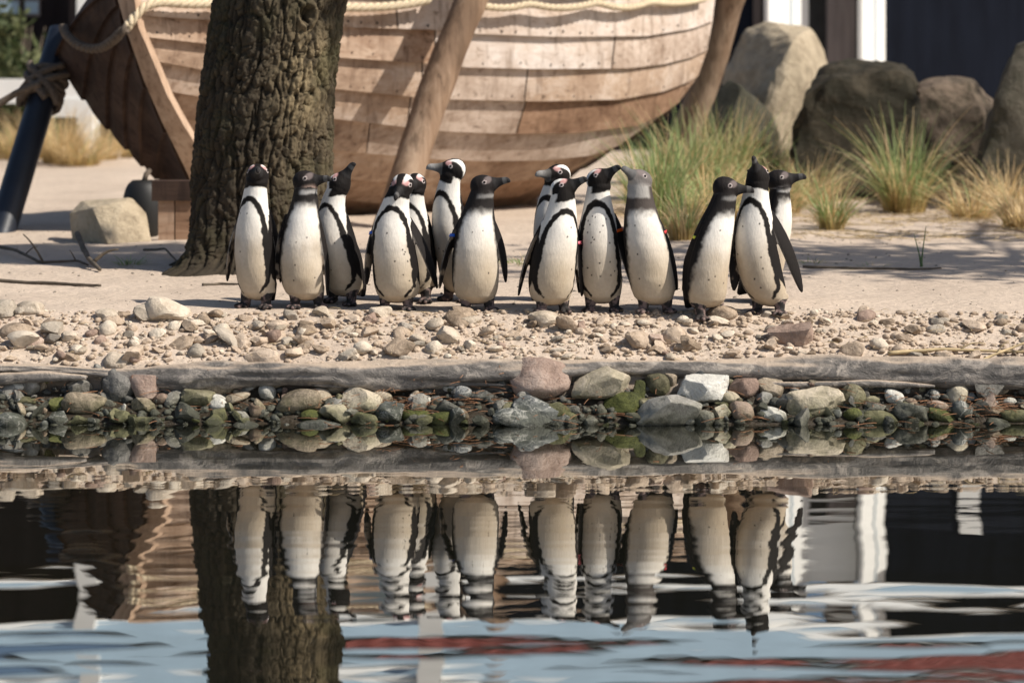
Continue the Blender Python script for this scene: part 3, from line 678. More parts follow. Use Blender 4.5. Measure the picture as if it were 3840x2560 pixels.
# ------------------------------------------------------------------ the wooden boat
def boat():
    root = empty('wooden_boat', at(1500, 850, 14.9)); o = np.array(root.location)
    tag(root, 'weathered clinker-built wooden boat with rope along the rail propped on sand', 'boat')
    def depth(px, t):                     # near side: bow close, stern swinging away; bottom tucked under
        u = (px-450)/2250.0
        return 13.95+2.15*u+0.75*np.clip((px-2050)/650, 0, 1)**2.2+0.85*t**2.4+0.10*t
    S = [ # plank seams from the rail down to the keel (pixel polylines)
     [(500,-70),(800,-60),(1300,-45),(1800,-30),(2200,-28),(2500,-40),(2690,-75)],
     [(515,22),(800,28),(1300,40),(1800,55),(2200,58),(2500,40),(2676,5)] if False else [(534,60),(792,76),(1302,103),(1615,112),(1792,128),(2084,139),(2424,136),(2600,108),(2672,80)],
     [(551,140),(786,166),(1265,216),(1574,237),(1747,253),(2016,260),(2356,257),(2492,241),(2600,214),(2652,188)],
     [(585,230),(769,264),(1244,333),(1581,367),(1710,374),(2016,381),(2322,374),(2492,343),(2587,306),(2618,285)],
     [(623,341),(752,364),(1241,445),(1540,479),(1669,493),(1880,502),(2152,500),(2390,472),(2492,425),(2545,385)],
     [(677,442),(740,456),(1241,564),(1486,585),(1635,598),(1812,605),(2050,602),(2220,583),(2322,546),(2430,470)],
     [(712,540),(745,560),(1241,664),(1400,682),(1750,688),(1948,680),(2084,660),(2186,618),(2290,560)],
     [(725,640),(760,665),(1241,745),(1400,762),(1700,765),(1948,735),(2060,690),(2140,645)],
     [(735,700),(770,720),(1241,812),(1400,828),(1608,830),(1812,812),(1948,775),(2016,741)],
    ]
    nS = len(S); seams = []
    for k, s in enumerate(S):
        s = np.array(s, float); seams.append(s)
    def seam_pt(k, px):
        s = seams[k]; return np.interp(px, s[:, 0], s[:, 1])
    def pt(k, px, out=0.0):
        t = k/(nS-1); y = seam_pt(k, px); D = depth(px, t)-out
        return np.stack([(px-CX)*D/F_PX, D+CAM_Y, CAM_Z-(y-HOR)*D/F_PX], -1)
    joints = {0: [1500], 1: [2310], 2: [1990], 3: [1985], 4: [1420], 5: [], 6: [1700], 7: []}
    mats = {0: ['hull', 'hull_pale'], 1: ['hull_brown', 'hull_pale'], 2: ['hull', 'hull'], 3: ['hull_brown', 'hull'], 4: ['hull', 'hull_pale'], 5: ['hull'], 6: ['hull', 'hull_brown'], 7: ['hull_brown']}
    mats[1] = ['hull_pale', 'hull_pale']; mats[2] = ['hull_pale', 'hull']; mats[3] = ['hull_pale', 'hull_brown']; joints[1] = [1640, 2310]; mats[1] = ['hull_brown', 'hull_pale', 'hull_pale']; joints[2] = [1600, 1990]; mats[2] = ['hull', 'hull_pale', 'hull']
    joints[3] = [1560, 1985]; mats[3] = ['hull', 'hull_pale', 'hull_brown']
    for k in range(nS-1):
        x0 = max(seams[k][0, 0], seams[k+1][0, 0]); x1a, x1b = seams[k][-1, 0], seams[k+1][-1, 0]
        cuts = [0.0]+[(j-x0)/(x1a-x0) for j in joints[k]]+[1.0]
        for i in range(len(cuts)-1):
            g = 0.0012; u = np.linspace(cuts[i]+(g if i else 0), cuts[i+1]-(g if i < len(cuts)-2 else 0), 40)
            x0a, x0b = seams[k][0, 0], seams[k+1][0, 0]
            pa = x0a+(x1a-x0a)*u; pb = x0b+(x1b-x0b)*u
            A = pt(k, pa, 0.0); B = pt(k+1, pb, 0.042); mid = 0.5*(pt(k, pa, 0.014)+pt(k+1, pb, 0.038))
            # overlap a little beneath the plank above
            A = A+(A-B)*0.10
            in_ = np.array([0, 0.035, 0])
            rows = [A, mid, B, B+in_, mid+in_, A+in_]
            R = np.stack(rows, 1); V, F = loft(R)
            V = V-o; mobj('plank', V, F, M[mats[k][i % len(mats[k])]], root, False)
        # nail heads along the lower edge
        nb = MB(); xs_ = np.arange(seams[k+1][0, 0]+30, seams[k+1][-1, 0]-20, 62.0)
        for xx in xs_:
            xx += random.uniform(-18, 18); P = pt(k+1, np.array([xx]), 0.040)[0]+np.array([0, -0.002, 0.028])-o
            q_ = random.uniform(0.003, 0.006)
            if random.random() < 0.25: continue
            P[2] += random.uniform(-0.008, 0.008); nb.box(P-np.array([q_, 0.006, q_]), P+np.array([q_, 0.003, q_]))
        tag(nb.build('nails', M['iron'], root, False), kind='stuff')
    # stem board
    st = [(442,0),(476,120),(540,304),(608,459),(689,620),(720,690)]; sr = [(505,0),(519,103),(574,230),(626,356),(689,471),(729,534),(770,640)]
    ext = lambda a: [(a[0][0]-22, -75)]+a
    st, sr = np.array(ext(st), float), np.array(ext(sr), float); yy = np.linspace(-75, 688, 60)
    xl = np.interp(yy, st[:, 1], st[:, 0]); xr = np.interp(yy, sr[:, 1], sr[:, 0]); Dn = 13.88+0.85*np.clip((yy+75)/870, 0, 1)**2.4
    def P3(x, y, D): return np.stack([(x-CX)*D/F_PX, D+CAM_Y, CAM_Z-(y-HOR)*D/F_PX], -1)
    a = P3(xl, yy, Dn+0.06); b = P3(xr, yy, Dn); back = np.array([0.02, 0.10, 0])
    V, F = loft(np.stack([a, b, b+back, a+back], 1)); mobj('stem_post', V-o, F, M['stem'], root, False)
    # far side of the bow: shadowed strakes fanning down to the stem foot
    stem_pts = P3(xl+4, yy, Dn+0.09)
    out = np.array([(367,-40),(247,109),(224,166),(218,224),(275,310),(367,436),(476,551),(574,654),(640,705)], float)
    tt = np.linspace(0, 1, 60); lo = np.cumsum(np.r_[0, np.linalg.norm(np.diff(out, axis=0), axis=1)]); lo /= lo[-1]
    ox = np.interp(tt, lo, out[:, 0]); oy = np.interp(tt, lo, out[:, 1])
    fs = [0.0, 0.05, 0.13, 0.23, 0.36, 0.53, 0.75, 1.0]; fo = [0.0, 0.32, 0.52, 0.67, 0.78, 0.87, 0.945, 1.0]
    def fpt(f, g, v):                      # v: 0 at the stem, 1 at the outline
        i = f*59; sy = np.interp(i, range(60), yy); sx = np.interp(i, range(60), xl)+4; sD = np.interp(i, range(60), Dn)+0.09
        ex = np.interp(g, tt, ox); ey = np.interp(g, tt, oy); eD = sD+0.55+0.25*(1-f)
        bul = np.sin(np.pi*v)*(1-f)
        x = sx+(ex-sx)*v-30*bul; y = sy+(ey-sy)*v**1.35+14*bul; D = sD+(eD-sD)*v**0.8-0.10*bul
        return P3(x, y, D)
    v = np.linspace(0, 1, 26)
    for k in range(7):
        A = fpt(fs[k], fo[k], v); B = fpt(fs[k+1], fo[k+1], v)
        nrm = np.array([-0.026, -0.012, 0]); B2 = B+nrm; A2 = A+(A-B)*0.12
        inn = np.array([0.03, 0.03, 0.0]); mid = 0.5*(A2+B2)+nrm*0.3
        V, F = loft(np.stack([A2, mid, B2, B2+inn, mid+inn, A2+inn], 1)); mobj('plank', V-o, F, M['hull_shaded'], root, False)
    # dark lining that closes the hull behind the planks
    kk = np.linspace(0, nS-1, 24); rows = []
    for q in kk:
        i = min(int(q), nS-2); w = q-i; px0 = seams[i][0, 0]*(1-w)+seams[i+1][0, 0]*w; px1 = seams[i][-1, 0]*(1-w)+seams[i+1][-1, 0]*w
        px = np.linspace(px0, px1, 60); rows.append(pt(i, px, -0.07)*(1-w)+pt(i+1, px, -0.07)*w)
    R = np.stack(rows, 1); V, F = loft(np.concatenate([R, (R+np.array([0, 0.03, 0]))[:, ::-1]], 1)); mobj('inner_lining', V-o, F, M['hull_shaded'], root, False)
    # keel and far half of the hull (closes the form away from the camera)
    ku = np.linspace(0, 1, 30); kx = 735+(2016-735)*ku; kp = pt(8, kx, -0.05)
    K = np.stack([kp+np.array([0, -0.05, 0.03]), kp+np.array([0, 0.08, 0.03]), kp+np.array([0, 0.08, -0.07]), kp+np.array([0, -0.05, -0.07])], 1)
    V, F = loft(K); mobj('keel', V-o, F, M['hull_brown'], root, False)
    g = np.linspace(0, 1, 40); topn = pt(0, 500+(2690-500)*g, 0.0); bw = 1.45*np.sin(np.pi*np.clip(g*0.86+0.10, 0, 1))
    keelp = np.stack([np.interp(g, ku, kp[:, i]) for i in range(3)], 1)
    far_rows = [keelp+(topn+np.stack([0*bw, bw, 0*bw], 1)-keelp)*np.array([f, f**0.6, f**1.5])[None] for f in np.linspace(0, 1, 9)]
    R = np.stack(far_rows, 1); V, F = loft(np.concatenate([R, (R+np.array([0, 0.04, 0]))[:, ::-1]], 1)); mobj('far_hull_side', V-o, F, M['hull_shaded'], root, True)
    # sternmost transom strip
    e0 = pt(0, np.array([2690.0]), 0.0)[0]
    # rail
    rl = pt(0, np.linspace(492, 2690, 80), 0.05)
    Rr = np.stack([rl+np.array([0, -0.03, 0.0]), rl+np.array([0, 0.07, 0.0]), rl+np.array([0, 0.07, 0.05]), rl+np.array([0, -0.03, 0.05])], 1)
    V, F = loft(Rr); mobj('rail', V-o, F, M['hull'], root, False)
boat()

# ropes: three twisted strands
def rope(P, R, label, mat, name='rope', turns=9.0, strands=3):
    P = np.asarray(P, float); seg = np.r_[0, np.cumsum(np.linalg.norm(np.diff(P, axis=0), axis=1))]
    n = int(seg[-1]/(R*0.5)); s = np.linspace(0, seg[-1], n); Q = np.stack([np.interp(s, seg, P[:, i]) for i in range(3)], 1)
    k = np.ones(9)/9; Q = np.stack([np.convolve(np.pad(Q[:, i], 4, 'edge'), k, 'valid') for i in range(3)], 1)
    T = np.gradient(Q, axis=0); T /= np.linalg.norm(T, axis=1)[:, None]; A = np.cross(T, [0, 0.3, 1.0]); A /= np.linalg.norm(A, axis=1)[:, None]; B = np.cross(A, T)
    root = empty(name, tuple(Q[n//2])); tag(root, label, 'rope')
    for j in range(strands):
        ph = s/(R*turns*0.62)*2*np.pi+j*2*np.pi/strands
        MB().tube(Q-Q[n//2]+R*0.52*(np.cos(ph)[:, None]*A+np.sin(ph)[:, None]*B), R*0.60, 6).build('strand', mat, root)
def depth_near(px): u = (px-450)/2250.0; return 13.95+2.15*u+0.75*np.clip((px-2050)/650, 0, 1)**2.2-0.10
def rp(L, D=None): return [np.array(at(x, y, depth_near(x) if D is None else D)) for x, y in L]
def scallop(x0, x1, anchors):
    out = []
    for i in range(len(anchors)-1):
        (xa, ya, sag), (xb, yb, _) = anchors[i], anchors[i+1]
        for t in np.linspace(0, 1, 14, endpoint=False): out.append((xa+(xb-xa)*t, ya+(yb-ya)*t+sag*4*t*(1-t)))
    return out
rope(rp([(470,112),(500,70),(540,22),(600,8)]+scallop(600, 1700, [(610,8,6),(830,12,10),(1300,28,12),(1640,-5,0)])), 0.026, 'pale twisted rope looped along the boat rail from the bow', M['rope'])
rope(rp(scallop(1790, 2690, [(1800,20,14),(1985,14,20),(2240,8,22),(2440,6,14),(2660,-10,0)])), 0.022, 'pale twisted rope hanging in scallops on the stern half of the rail', M['rope'])
rope([np.array(at(x, y, d)) for x, y, d in [(480,105,13.75),(455,120,13.72),(430,150,13.85),(390,178,14.0),(345,186,14.1),(290,170,14.2),(250,135,14.35),(236,100,14.5)]], 0.026, 'dark rope sagging across the shaded side of the bow', M['rope_dark'])

def post(name, a, b, w, D0, D1, label, mat, seed, flat=False):
    P0, P1 = np.array(at(*a, D0)), np.array(at(*b, D1)); root_loc = P0; t = np.linspace(0, 1, 60)[:, None]
    P = P0+(P1-P0)*t+0.02*np.stack([np.sin(t[:, 0]*5+seed), np.zeros(60), np.zeros(60)], 1)
    R = w/2*D0/F_PX*(1-0.04*t[:, 0]); mb = MB().tube(P-P0, R, 30, seed, (0.10, 5.0))
    o = mb.build(name, mat, None, True, loc=tuple(P0)); tag(o, label, 'post', 'props of the boat'); return o
post('prop_post', (1440,880), (1868,-250), 128, 14.35, 14.95, 'thick round timber prop leaning against the side of the boat', M['post'], 2)
post('prop_post', (2520,620), (2790,-120), 112, 17.2, 16.9, 'timber prop leaning at the stern of the boat beside grass', M['post'], 6)
def mooring_pole():
    root = empty('mooring_pole', at(20, 850, 14.2)); o = np.array(root.location); t = np.linspace(0, 1, 40)[:, None]
    tag(root, 'smooth blue-black leaning pole with rope knotted round its top', 'pole')
    P0, P1 = np.array(at(-12, 930, 14.2)), np.array(at(235, 120, 14.9))
    MB().tube(P0+(P1-P0)*t-o, 54*14.2/F_PX, 26, 1, (0.02, 4)).build('shaft', M['blackpole'], root)
    kb = MB(); ax = (P1-P0)/np.linalg.norm(P1-P0); A = np.cross(ax, [0, 1, 0]); A /= np.linalg.norm(A); B = np.cross(ax, A)
    for j in range(5):
        c = P0+(P1-P0)*(0.67+0.033*j); th = np.linspace(0, 2*np.pi, 40)
        kb.tube(c-o+0.105*(np.cos(th)[:, None]*A+np.sin(th)[:, None]*B)+ax*(0.02*np.sin(th+j))[:, None], 0.021, 8, j, (0.25, 30))
    for j in range(4):
        th = np.linspace(-0.6, 1.9, 20)+j*0.35; c = P0+(P1-P0)*0.73
        kb.tube(c-o+0.125*(np.cos(th)[:, None]*A+np.sin(th)[:, None]*B)+ax*(np.linspace(-0.13, 0.12, 20)*(1 if j % 2 else -1))[:, None], 0.022, 8, j, (0.25, 30))
    kb.build('rope_knot', M['rope_dark'], root)
    q = [np.array(at(x, y, 14.3))-o for x, y in [(150,318),(120,325),(60,350),(0,388),(-80,440),(-300,520)]]
    MB().tube(np.array(q), 0.02, 8, 4, (0.25, 30)).build('rope_tail', M['rope_dark'], root)
mooring_pole()

def shaped_block(name, x0, x1, y0, y1, D, depth, mat, label, cat, seed, ang=0.85, boxy=0.6, rough=0.05, tilt=0, yaw=0, sub=4):
    c = at((x0+x1)/2, (y0+y1)/2, D); s = D/F_PX
    me = rock_mesh(name, seed, sub, ang, 12, rough, ((x1-x0)/2*s, depth/2, (y1-y0)/2*s), M[mat], boxy)
    o = link(name, me, None, c); o.rotation_euler = (0, tilt, yaw); tag(o, label, cat); return o
def cradle():
    root = empty('bow_support', at(655, 915, 13.55)); o = np.array(root.location); tag(root, 'wooden trestle block carrying the foot of the bow', 'support')
    for px, nm in ((628, 'leg'), (692, 'leg')):
        p = np.array(at(px, 918, 13.5))-o; MB().box(p+np.array([-0.042, -0.05, -0.03]), p+np.array([0.042, 0.05, 0.315]))  .build(nm, M['hull_brown'], root, False)
    p = np.array(at(660, 712, 13.5))-o; MB().box(p+np.array([-0.12, -0.07, -0.055]), p+np.array([0.12, 0.07, 0.05])).build('crossbeam', M['hull_shaded'], root, False)  # crossbeam takes the darkened wood, the bow's shadow put into its colour
cradle()
def tyre():
    root = empty('rubber_fender', at(535, 885, 13.9)); o = np.array(root.location); tag(root, 'black rubber fender standing in the shade under the bow', 'fender')
    P = np.array([at(540, y, 13.9) for y in np.linspace(890, 676, 16)])-o; u = np.linspace(0, 1, 16)
    MB().tube(P, 0.118*np.clip(np.sin(np.pi*(u*0.96+0.02))**0.22, 0.2, 1), 28).build('body', M['rubber'], root)
    MB().tube(np.array([at(540, 682, 13.9), at(548, 655, 13.9), at(560, 640, 13.95)])-o, 0.015, 8).build('cord', M['rope_dark'], root)
tyre()

# ------------------------------------------------------------------ boulders behind on the right
def hull_boulder(pts, mat, label, seed, rough=0.02, sm=0.22):
    P = [at(*p) for p in pts]; c = sum(P, Vector())/len(P); bm = bmesh.new()
    for p in P: bm.verts.new(p-c)
    g = bmesh.ops.convex_hull(bm, input=bm.verts); bmesh.ops.delete(bm, geom=[v for v in g['geom_interior'] if isinstance(v, bmesh.types.BMVert)], context='VERTS')
    for k in range(4):
        bmesh.ops.subdivide_edges(bm, edges=bm.edges[:], cuts=1, use_grid_fill=True)
        if k < 3: bmesh.ops.smooth_vert(bm, verts=bm.verts[:], factor=sm, use_axis_x=True, use_axis_y=True, use_axis_z=True)
    bmesh.ops.triangulate(bm, faces=bm.faces[:]); bm.normal_update()
    V = np.array([v.co[:] for v in bm.verts]); N = np.array([v.normal[:] for v in bm.verts]); V = V+N*(rough*1.6*fbm(V*2.4+seed, 3)+rough*0.9*fbm(V*8+seed, 4))[:, None]
    F = np.array([[v.index for v in f.verts] for f in bm.faces]); bm.free()
    me = mesh_data('boulder', V, F, M[mat], True); me.set_sharp_from_angle(angle=math.radians(30)); o = link('boulder', me, None, c); tag(o, label, 'boulder', 'boulders behind the dune grass')
hull_boulder([(2985,120,18.1),(2840,430,18.1),(2780,730,17.9),(2860,70,18.9),(2760,120,19.0),(2680,280,18.9),(2610,730,18.6),(3070,88,19.0),(3115,230,18.8),(3190,730,18.6),(2900,300,19.4),(2900,730,19.5)], 'boulder', 'tall pointed tan boulder with one sunlit slanting face', 3, 0.03)
hull_boulder([(3005,340,16.9),(3120,268,16.9),(3370,262,16.9),(3440,300,16.9),(3090,238,17.7),(3400,236,17.7),(2940,790,16.7),(3500,790,16.7),(2950,470,16.9),(3470,500,16.8),(3000,500,17.9),(3480,500,17.9)], 'boulder_moss', 'wide dark mossy boulder with flat top behind the dune grass', 5, 0.045)
hull_boulder([(3420,318,17.0),(3640,312,17.0),(3705,430,16.9),(3730,790,16.9),(3400,790,16.9),(3440,285,17.8),(3660,290,17.8),(3760,430,17.6),(3760,790,17.6)], 'boulder_moss', 'lower brown boulder joined to the mossy flat-topped one', 7, 0.04)
hull_boulder([(3800,150,15.9),(3710,400,15.8),(3590,810,15.7),(4120,810,15.7),(3980,120,15.9),(4090,300,16.0),(3830,140,16.6),(3700,500,16.7),(3640,810,16.8),(4100,810,16.8),(4000,110,16.6)], 'boulder_grey_shaded', 'big smooth olive grey boulder at the end of the rock row', 9, 0.03)
hull_boulder([(345,778,13.2),(405,918,13.1),(262,800,13.55),(272,905,13.5),(300,752,13.7),(500,740,13.6),(545,800,13.45),(572,920,13.35),(470,750,13.3),(300,918,13.6)], 'boulder', 'squared tan sandstone block lying beside the bow of the boat', 11, 0.010, 0.05)
shaped_block('boulder', 2590, 2930, 300, 740, 18.0, 0.7, 'boulder_grey_shaded', 'grey boulder in shade between boat stern and pointed boulder', 'boulder', 71, 0.8, 0.3, 0.05)

# ------------------------------------------------------------------ grass
def tuft(px, py, h, n, spread, green, label, seed, width=0.006, group='clumps of dune grass', lean=0.0):
    p = ground_hit(px, py); r = np.random.default_rng(seed); V = []; C = []; seg = 5
    for k in range(n):
        a = r.random()*6.283; rad = spread*0.28*math.sqrt(r.random()); L = h*(0.45+0.65*r.random()); out = (0.10+1.0*r.random()**1.4)*spread
        b = np.array([math.cos(a)*rad, math.sin(a)*rad*0.8, -0.02]); d = np.array([math.cos(a+r.normal(0, .4)), math.sin(a+r.normal(0, .4)), 0])
        t = np.linspace(0, 1, seg+1); droop = r.random()**1.5*0.75
        cx = b+np.outer(t**1.8*out, d)+np.outer(L*(t-droop*t**3), [0, 0, 1])+np.outer(t**1.5, [lean*L, 0, 0])
        w = width*(1-t**1.5)*(0.6+0.7*r.random())+0.0007
        sd = np.cross(d, [0, 0, 1]); sd = sd*math.cos(a*3)+np.array([1, 0, 0])*0.7; sd /= np.linalg.norm(sd)
        V.append(np.stack([cx-sd*w[:, None], cx+sd*w[:, None]], 1).reshape(-1, 3))
        isg = r.random() < green; v = 0.7+0.6*r.random()
        tip = (np.array([0.21, 0.30, 0.10])+r.random()*np.array([0.14, 0.12, 0.10])) if isg else (np.array([0.62, 0.45, 0.22])+r.random()*np.array([0.10, 0.13, 0.14]))
        low = np.array([0.50, 0.36, 0.14]); m = sstep(0.05, 0.45, t)[:, None]; c = (low*(1-m)+tip*m)*v
        C.append(np.repeat(c, 2, 0))
    V = np.vstack(V); C = np.clip(np.vstack(C), 0, 1); q = np.arange(seg)*2
    f1 = np.stack([q, q+1, q+3, q+2], 1); F = (f1[None]+np.arange(n)[:, None, None]*(seg+1)*2).reshape(-1, 4)
    o = mobj('dune_grass', V, F, M['grass'], None, True, C, loc=(p.x, p.y, p.z)); tag(o, label, 'grass', group); return o
TU = [
 (2470,860,0.62,420,0.34,0.80,'dense green dune grass clump nearest the boat stern'),
 (2590,800,0.70,420,0.40,0.75,'tall green dune grass clump behind the young penguins'),
 (2720,770,0.72,420,0.42,0.65,'tall green and straw grass clump beside the timber prop'),
 (2840,740,0.62,340,0.42,0.40,'mixed straw grass clump in front of the pointed boulder'),
 (2950,720,0.52,320,0.40,0.12,'golden dry grass clump in front of the mossy boulder'),
 (2560,900,0.35,160,0.25,0.35,'low yellowing grass clump at the edge of the sand'),
 (3390,795,0.66,420,0.46,0.62,'wide spreading grass clump with golden base before the boulders'),
 (3120,860,0.36,170,0.24,0.55,'small thin grass clump standing alone on the sand'),
 (3240,700,0.40,220,0.38,0.35,'sparse grass clump against the mossy boulder'),
 (3560,730,0.42,260,0.40,0.20,'straw coloured grass clump under the smooth olive boulder'),
 (3780,800,0.40,320,0.45,0.06,'dry tan grass clump at the far right of the sand'),
 (3700,745,0.38,220,0.36,0.10,'dry grass clump against the smooth olive boulder'),
 (2400,800,0.40,200,0.28,0.6,'short green grass clump at the keel of the boat'),
 (2660,840,0.42,260,0.40,0.45,'loose half dry grass clump in front of the tall clumps'),
 (2790,830,0.34,240,0.42,0.18,'low straw coloured grass clump beside the leaning penguin'),
 (2920,800,0.36,240,0.44,0.22,'low straw coloured grass clump on the open sand'),
 (3040,770,0.40,240,0.42,0.30,'half dry grass clump under the mossy boulder'),
 (3300,740,0.48,260,0.46,0.30,'loose golden grass clump behind the wide spreading one'),
 (3470,745,0.46,260,0.46,0.30,'loose straw grass clump before the lower brown boulder'),
 (3640,820,0.30,200,0.42,0.10,'low dry tan grass clump ahead of the smooth olive boulder'),
 (3850,860,0.34,240,0.45,0.06,'dry tan grass clump at the edge of the open sand'),
 (2700,690,0.60,300,0.42,0.45,'tall pale grass clump at the foot of the timber prop'),
 (2860,660,0.62,280,0.42,0.30,'tall thin straw grass clump against the pointed boulder'),
 (2500,760,0.66,300,0.40,0.80,'upright green grass clump in the shade of the stern'),
 (140,590,0.5,300,0.7,0.03,'pale golden grass clump between pole and bow'),
 (300,620,0.4,280,0.6,0.04,'low golden grass clump in front of the white rail'),
 (60,600,0.55,260,0.6,0.05,'dry golden grass clump behind the blue-black pole'),
 (230,612,0.60,300,0.6,0.04,'dense dry golden grass clump below the white rail'),
 (380,600,0.45,240,0.5,0.05,'dry golden grass clump seen beneath the bow'),
 (-60,570,0.6,260,0.7,0.08,'dry grass clump beside the rail at the left'),
 (520,590,0.5,240,0.6,0.05,'dry grass clump behind the foot of the bow'),
 (480,992,0.07,90,0.16,0.9,'tiny green grass patch at the root of the tree'),
 (1950,985,0.055,160,0.22,0.8,'low green grass patch on the sand between two penguins'),
 (1690,980,0.05,90,0.16,0.8,'low green grass patch behind the white-chested penguin pair'),
 (3050,985,0.045,70,0.16,0.5,'thin low weeds on the sand right of the penguins'),
 (3270,1000,0.04,60,0.2,0.5,'thin low weeds along the fallen stick'),
]
for i, r in enumerate(TU): tuft(*r, seed=100+i, width=0.0034 if r[2] > 0.2 else 0.002)
sp = ground_hit(3455, 1000); root = empty('weed_sprout', sp); tag(root, 'single thin green weed sprout with two upright stalks on the sand', 'plant')
M['sprout'] = simple('sprout_green', (0.10, 0.16, 0.06), 0.6)
for (dx, hh, rr) in ((-0.035, 0.155, 0.0028), (0.022, 0.19, 0.0028), (0.0, 0.05, 0.006)):
    MB().tube(np.array([[0, 0, -0.01], [dx*0.3, 0, hh*0.4], [dx, 0, hh]]), [rr*1.4, rr*1.2, rr*0.5], 6).build('stalk', M['sprout'], root)

# ------------------------------------------------------------------ twigs and needles
def stick(pts, r0, label, mat='twig', name='fallen_stick', branches=()):
    P = []
    for x, y, lift in pts: p = ground_hit(x, y); P.append(np.array(p)+np.array([0, 0, r0*0.7+lift]))
    P = np.array(P); u = np.linspace(0, 1, 24); k = np.linspace(0, 1, len(P)); Q = np.stack([np.interp(u, k, P[:, i]) for i in range(3)], 1)
    Q += 0.4*r0*np.stack([np.zeros(24), fbm(np.stack([u*7+r0*9e3, u*0, u*0], 1), 2), fbm(np.stack([u*7, u*0+5, u*0], 1), 2)], 1)
    root = empty(name, tuple(P[0])); tag(root, label, 'stick')
    MB().tube(Q-P[0], r0*(1-0.45*u), 8, 3, (0.15, 40)).build('stem', M[mat], root)
    for (t, dx, dy, dz, rr) in branches:
        b = Q[int(t*23)]-P[0]; v = np.linspace(0, 1, 8)[:, None]
        MB().tube(b+v*np.array([dx, dy, dz])+0.15*np.sin(v*3)*np.array([0, 0, abs(dx)]), rr*(1-0.6*v[:, 0]), 6).build('side_twig', M[mat], root)
stick([(-30,940,0.02),(60,965,0.03),(150,990,0.0),(290,990,0.01),(330,1000,0)], 0.009, 'bent dark dead branch with raised twigs on the shaded sand', 'twig', 'fallen_stick', ((0.55, -0.10, 0.02, 0.13, 0.006), (0.75, -0.03, 0, 0.05, 0.004), (0.35, 0.06, 0, 0.04, 0.004)))
stick([(290,965,0.10),(330,1000,0.03),(375,1022,0)], 0.016, 'stubby broken branch piece with forked end near the trunk', 'twig', 'fallen_stick', ((0.7, 0.12, 0, 0.06, 0.011),))
stick([(-40,1056,0),(120,1066,0),(270,1072,0),(378,1078,0)], 0.010, 'long straight stick lying on the sand above the gravel')
stick([(760,1072,0),(830,1068,0),(905,1070,0)], 0.007, 'short dark twig behind the first penguin')
stick([(540,948,0.01),(620,960,0.03),(690,1012,0.0)], 0.007, 'thin greenish twig leaning on the tree root')
stick([(3010,1004,0),(3250,1010,0),(3420,1013,0),(3530,1010,0)], 0.007, 'long thin brown stick on the sand right of the penguins')
stick([(3330,1340,0.01),(3500,1336,0.02),(3640,1328,0.01),(3880,1338,0.01)], 0.008, 'long woody root running above the right end of the liner', 'straw', 'fallen_stick', ((0.6, 0.1, 0, 0.02, 0.004),))
stick([(3600,1440,0.05),(3740,1380,0.05),(3880,1325,0.05)], 0.007, 'straw coloured branch slanting across the right end of the liner', 'straw', 'fallen_stick', ((0.5, 0.05, 0, 0.05, 0.003),))
def litter(name, n, f, mat, label, cat, seed, L0, L1, rad):
    r = np.random.default_rng(seed); mb = MB()
    for k in range(n):
        x, y = f(r); a = r.random()*6.28; L = r.uniform(L0, L1); d = np.array([math.cos(a), math.sin(a)])*L/2; t = np.linspace(-1, 1, 4)
        P = np.stack([x+d[0]*t, y+d[1]*t, np.zeros(4)], 1); P[:, 2] = gz(P[:, 0], P[:, 1]).max()+0.004+0.01*r.random()+0.004*(1-t**2)+r.normal(0, 0.12)*L*t*0.3
        mb.tube(P, rad, 4)
    tag(mb.build(name, M[mat], None), label, cat, None, 'stuff')
litter('pine_needles', 230, lambda r: (r.uniform(-2.2, 2.2), r.uniform(-0.68, -0.47)), 'needle', 'brown pine needles fallen among the stones below the liner', 'needles', 31, 0.05, 0.13, 0.0011)
litter('dry_straw', 260, lambda r: (r.uniform(-2.2, 2.2), r.uniform(-0.42, 0.03)), 'straw', 'bits of dry straw lying among the gravel stones', 'straw', 32, 0.02, 0.07, 0.0009)
litter('dead_grass_litter', 900, lambda r: (r.uniform(0.6, 3.4), 3.6+3.4*r.random()), 'straw', 'dead straw litter lying around the dune grass clumps', 'litter', 36, 0.08, 0.3, 0.002)
litter('needle_heap', 90, lambda r: (1.78+r.normal(0, 0.16), -0.56+r.normal(0, 0.035)), 'needle', 'matted heap of brown needles and rootlets by the two-faced block', 'needles', 33, 0.05, 0.14, 0.0012)
litter('needle_drift', 110, lambda r: (-0.36+r.normal(0, 0.22), -0.55+r.normal(0, 0.03)), 'needle', 'drift of brown needles around the cream rock', 'needles', 34, 0.05, 0.13, 0.0011)

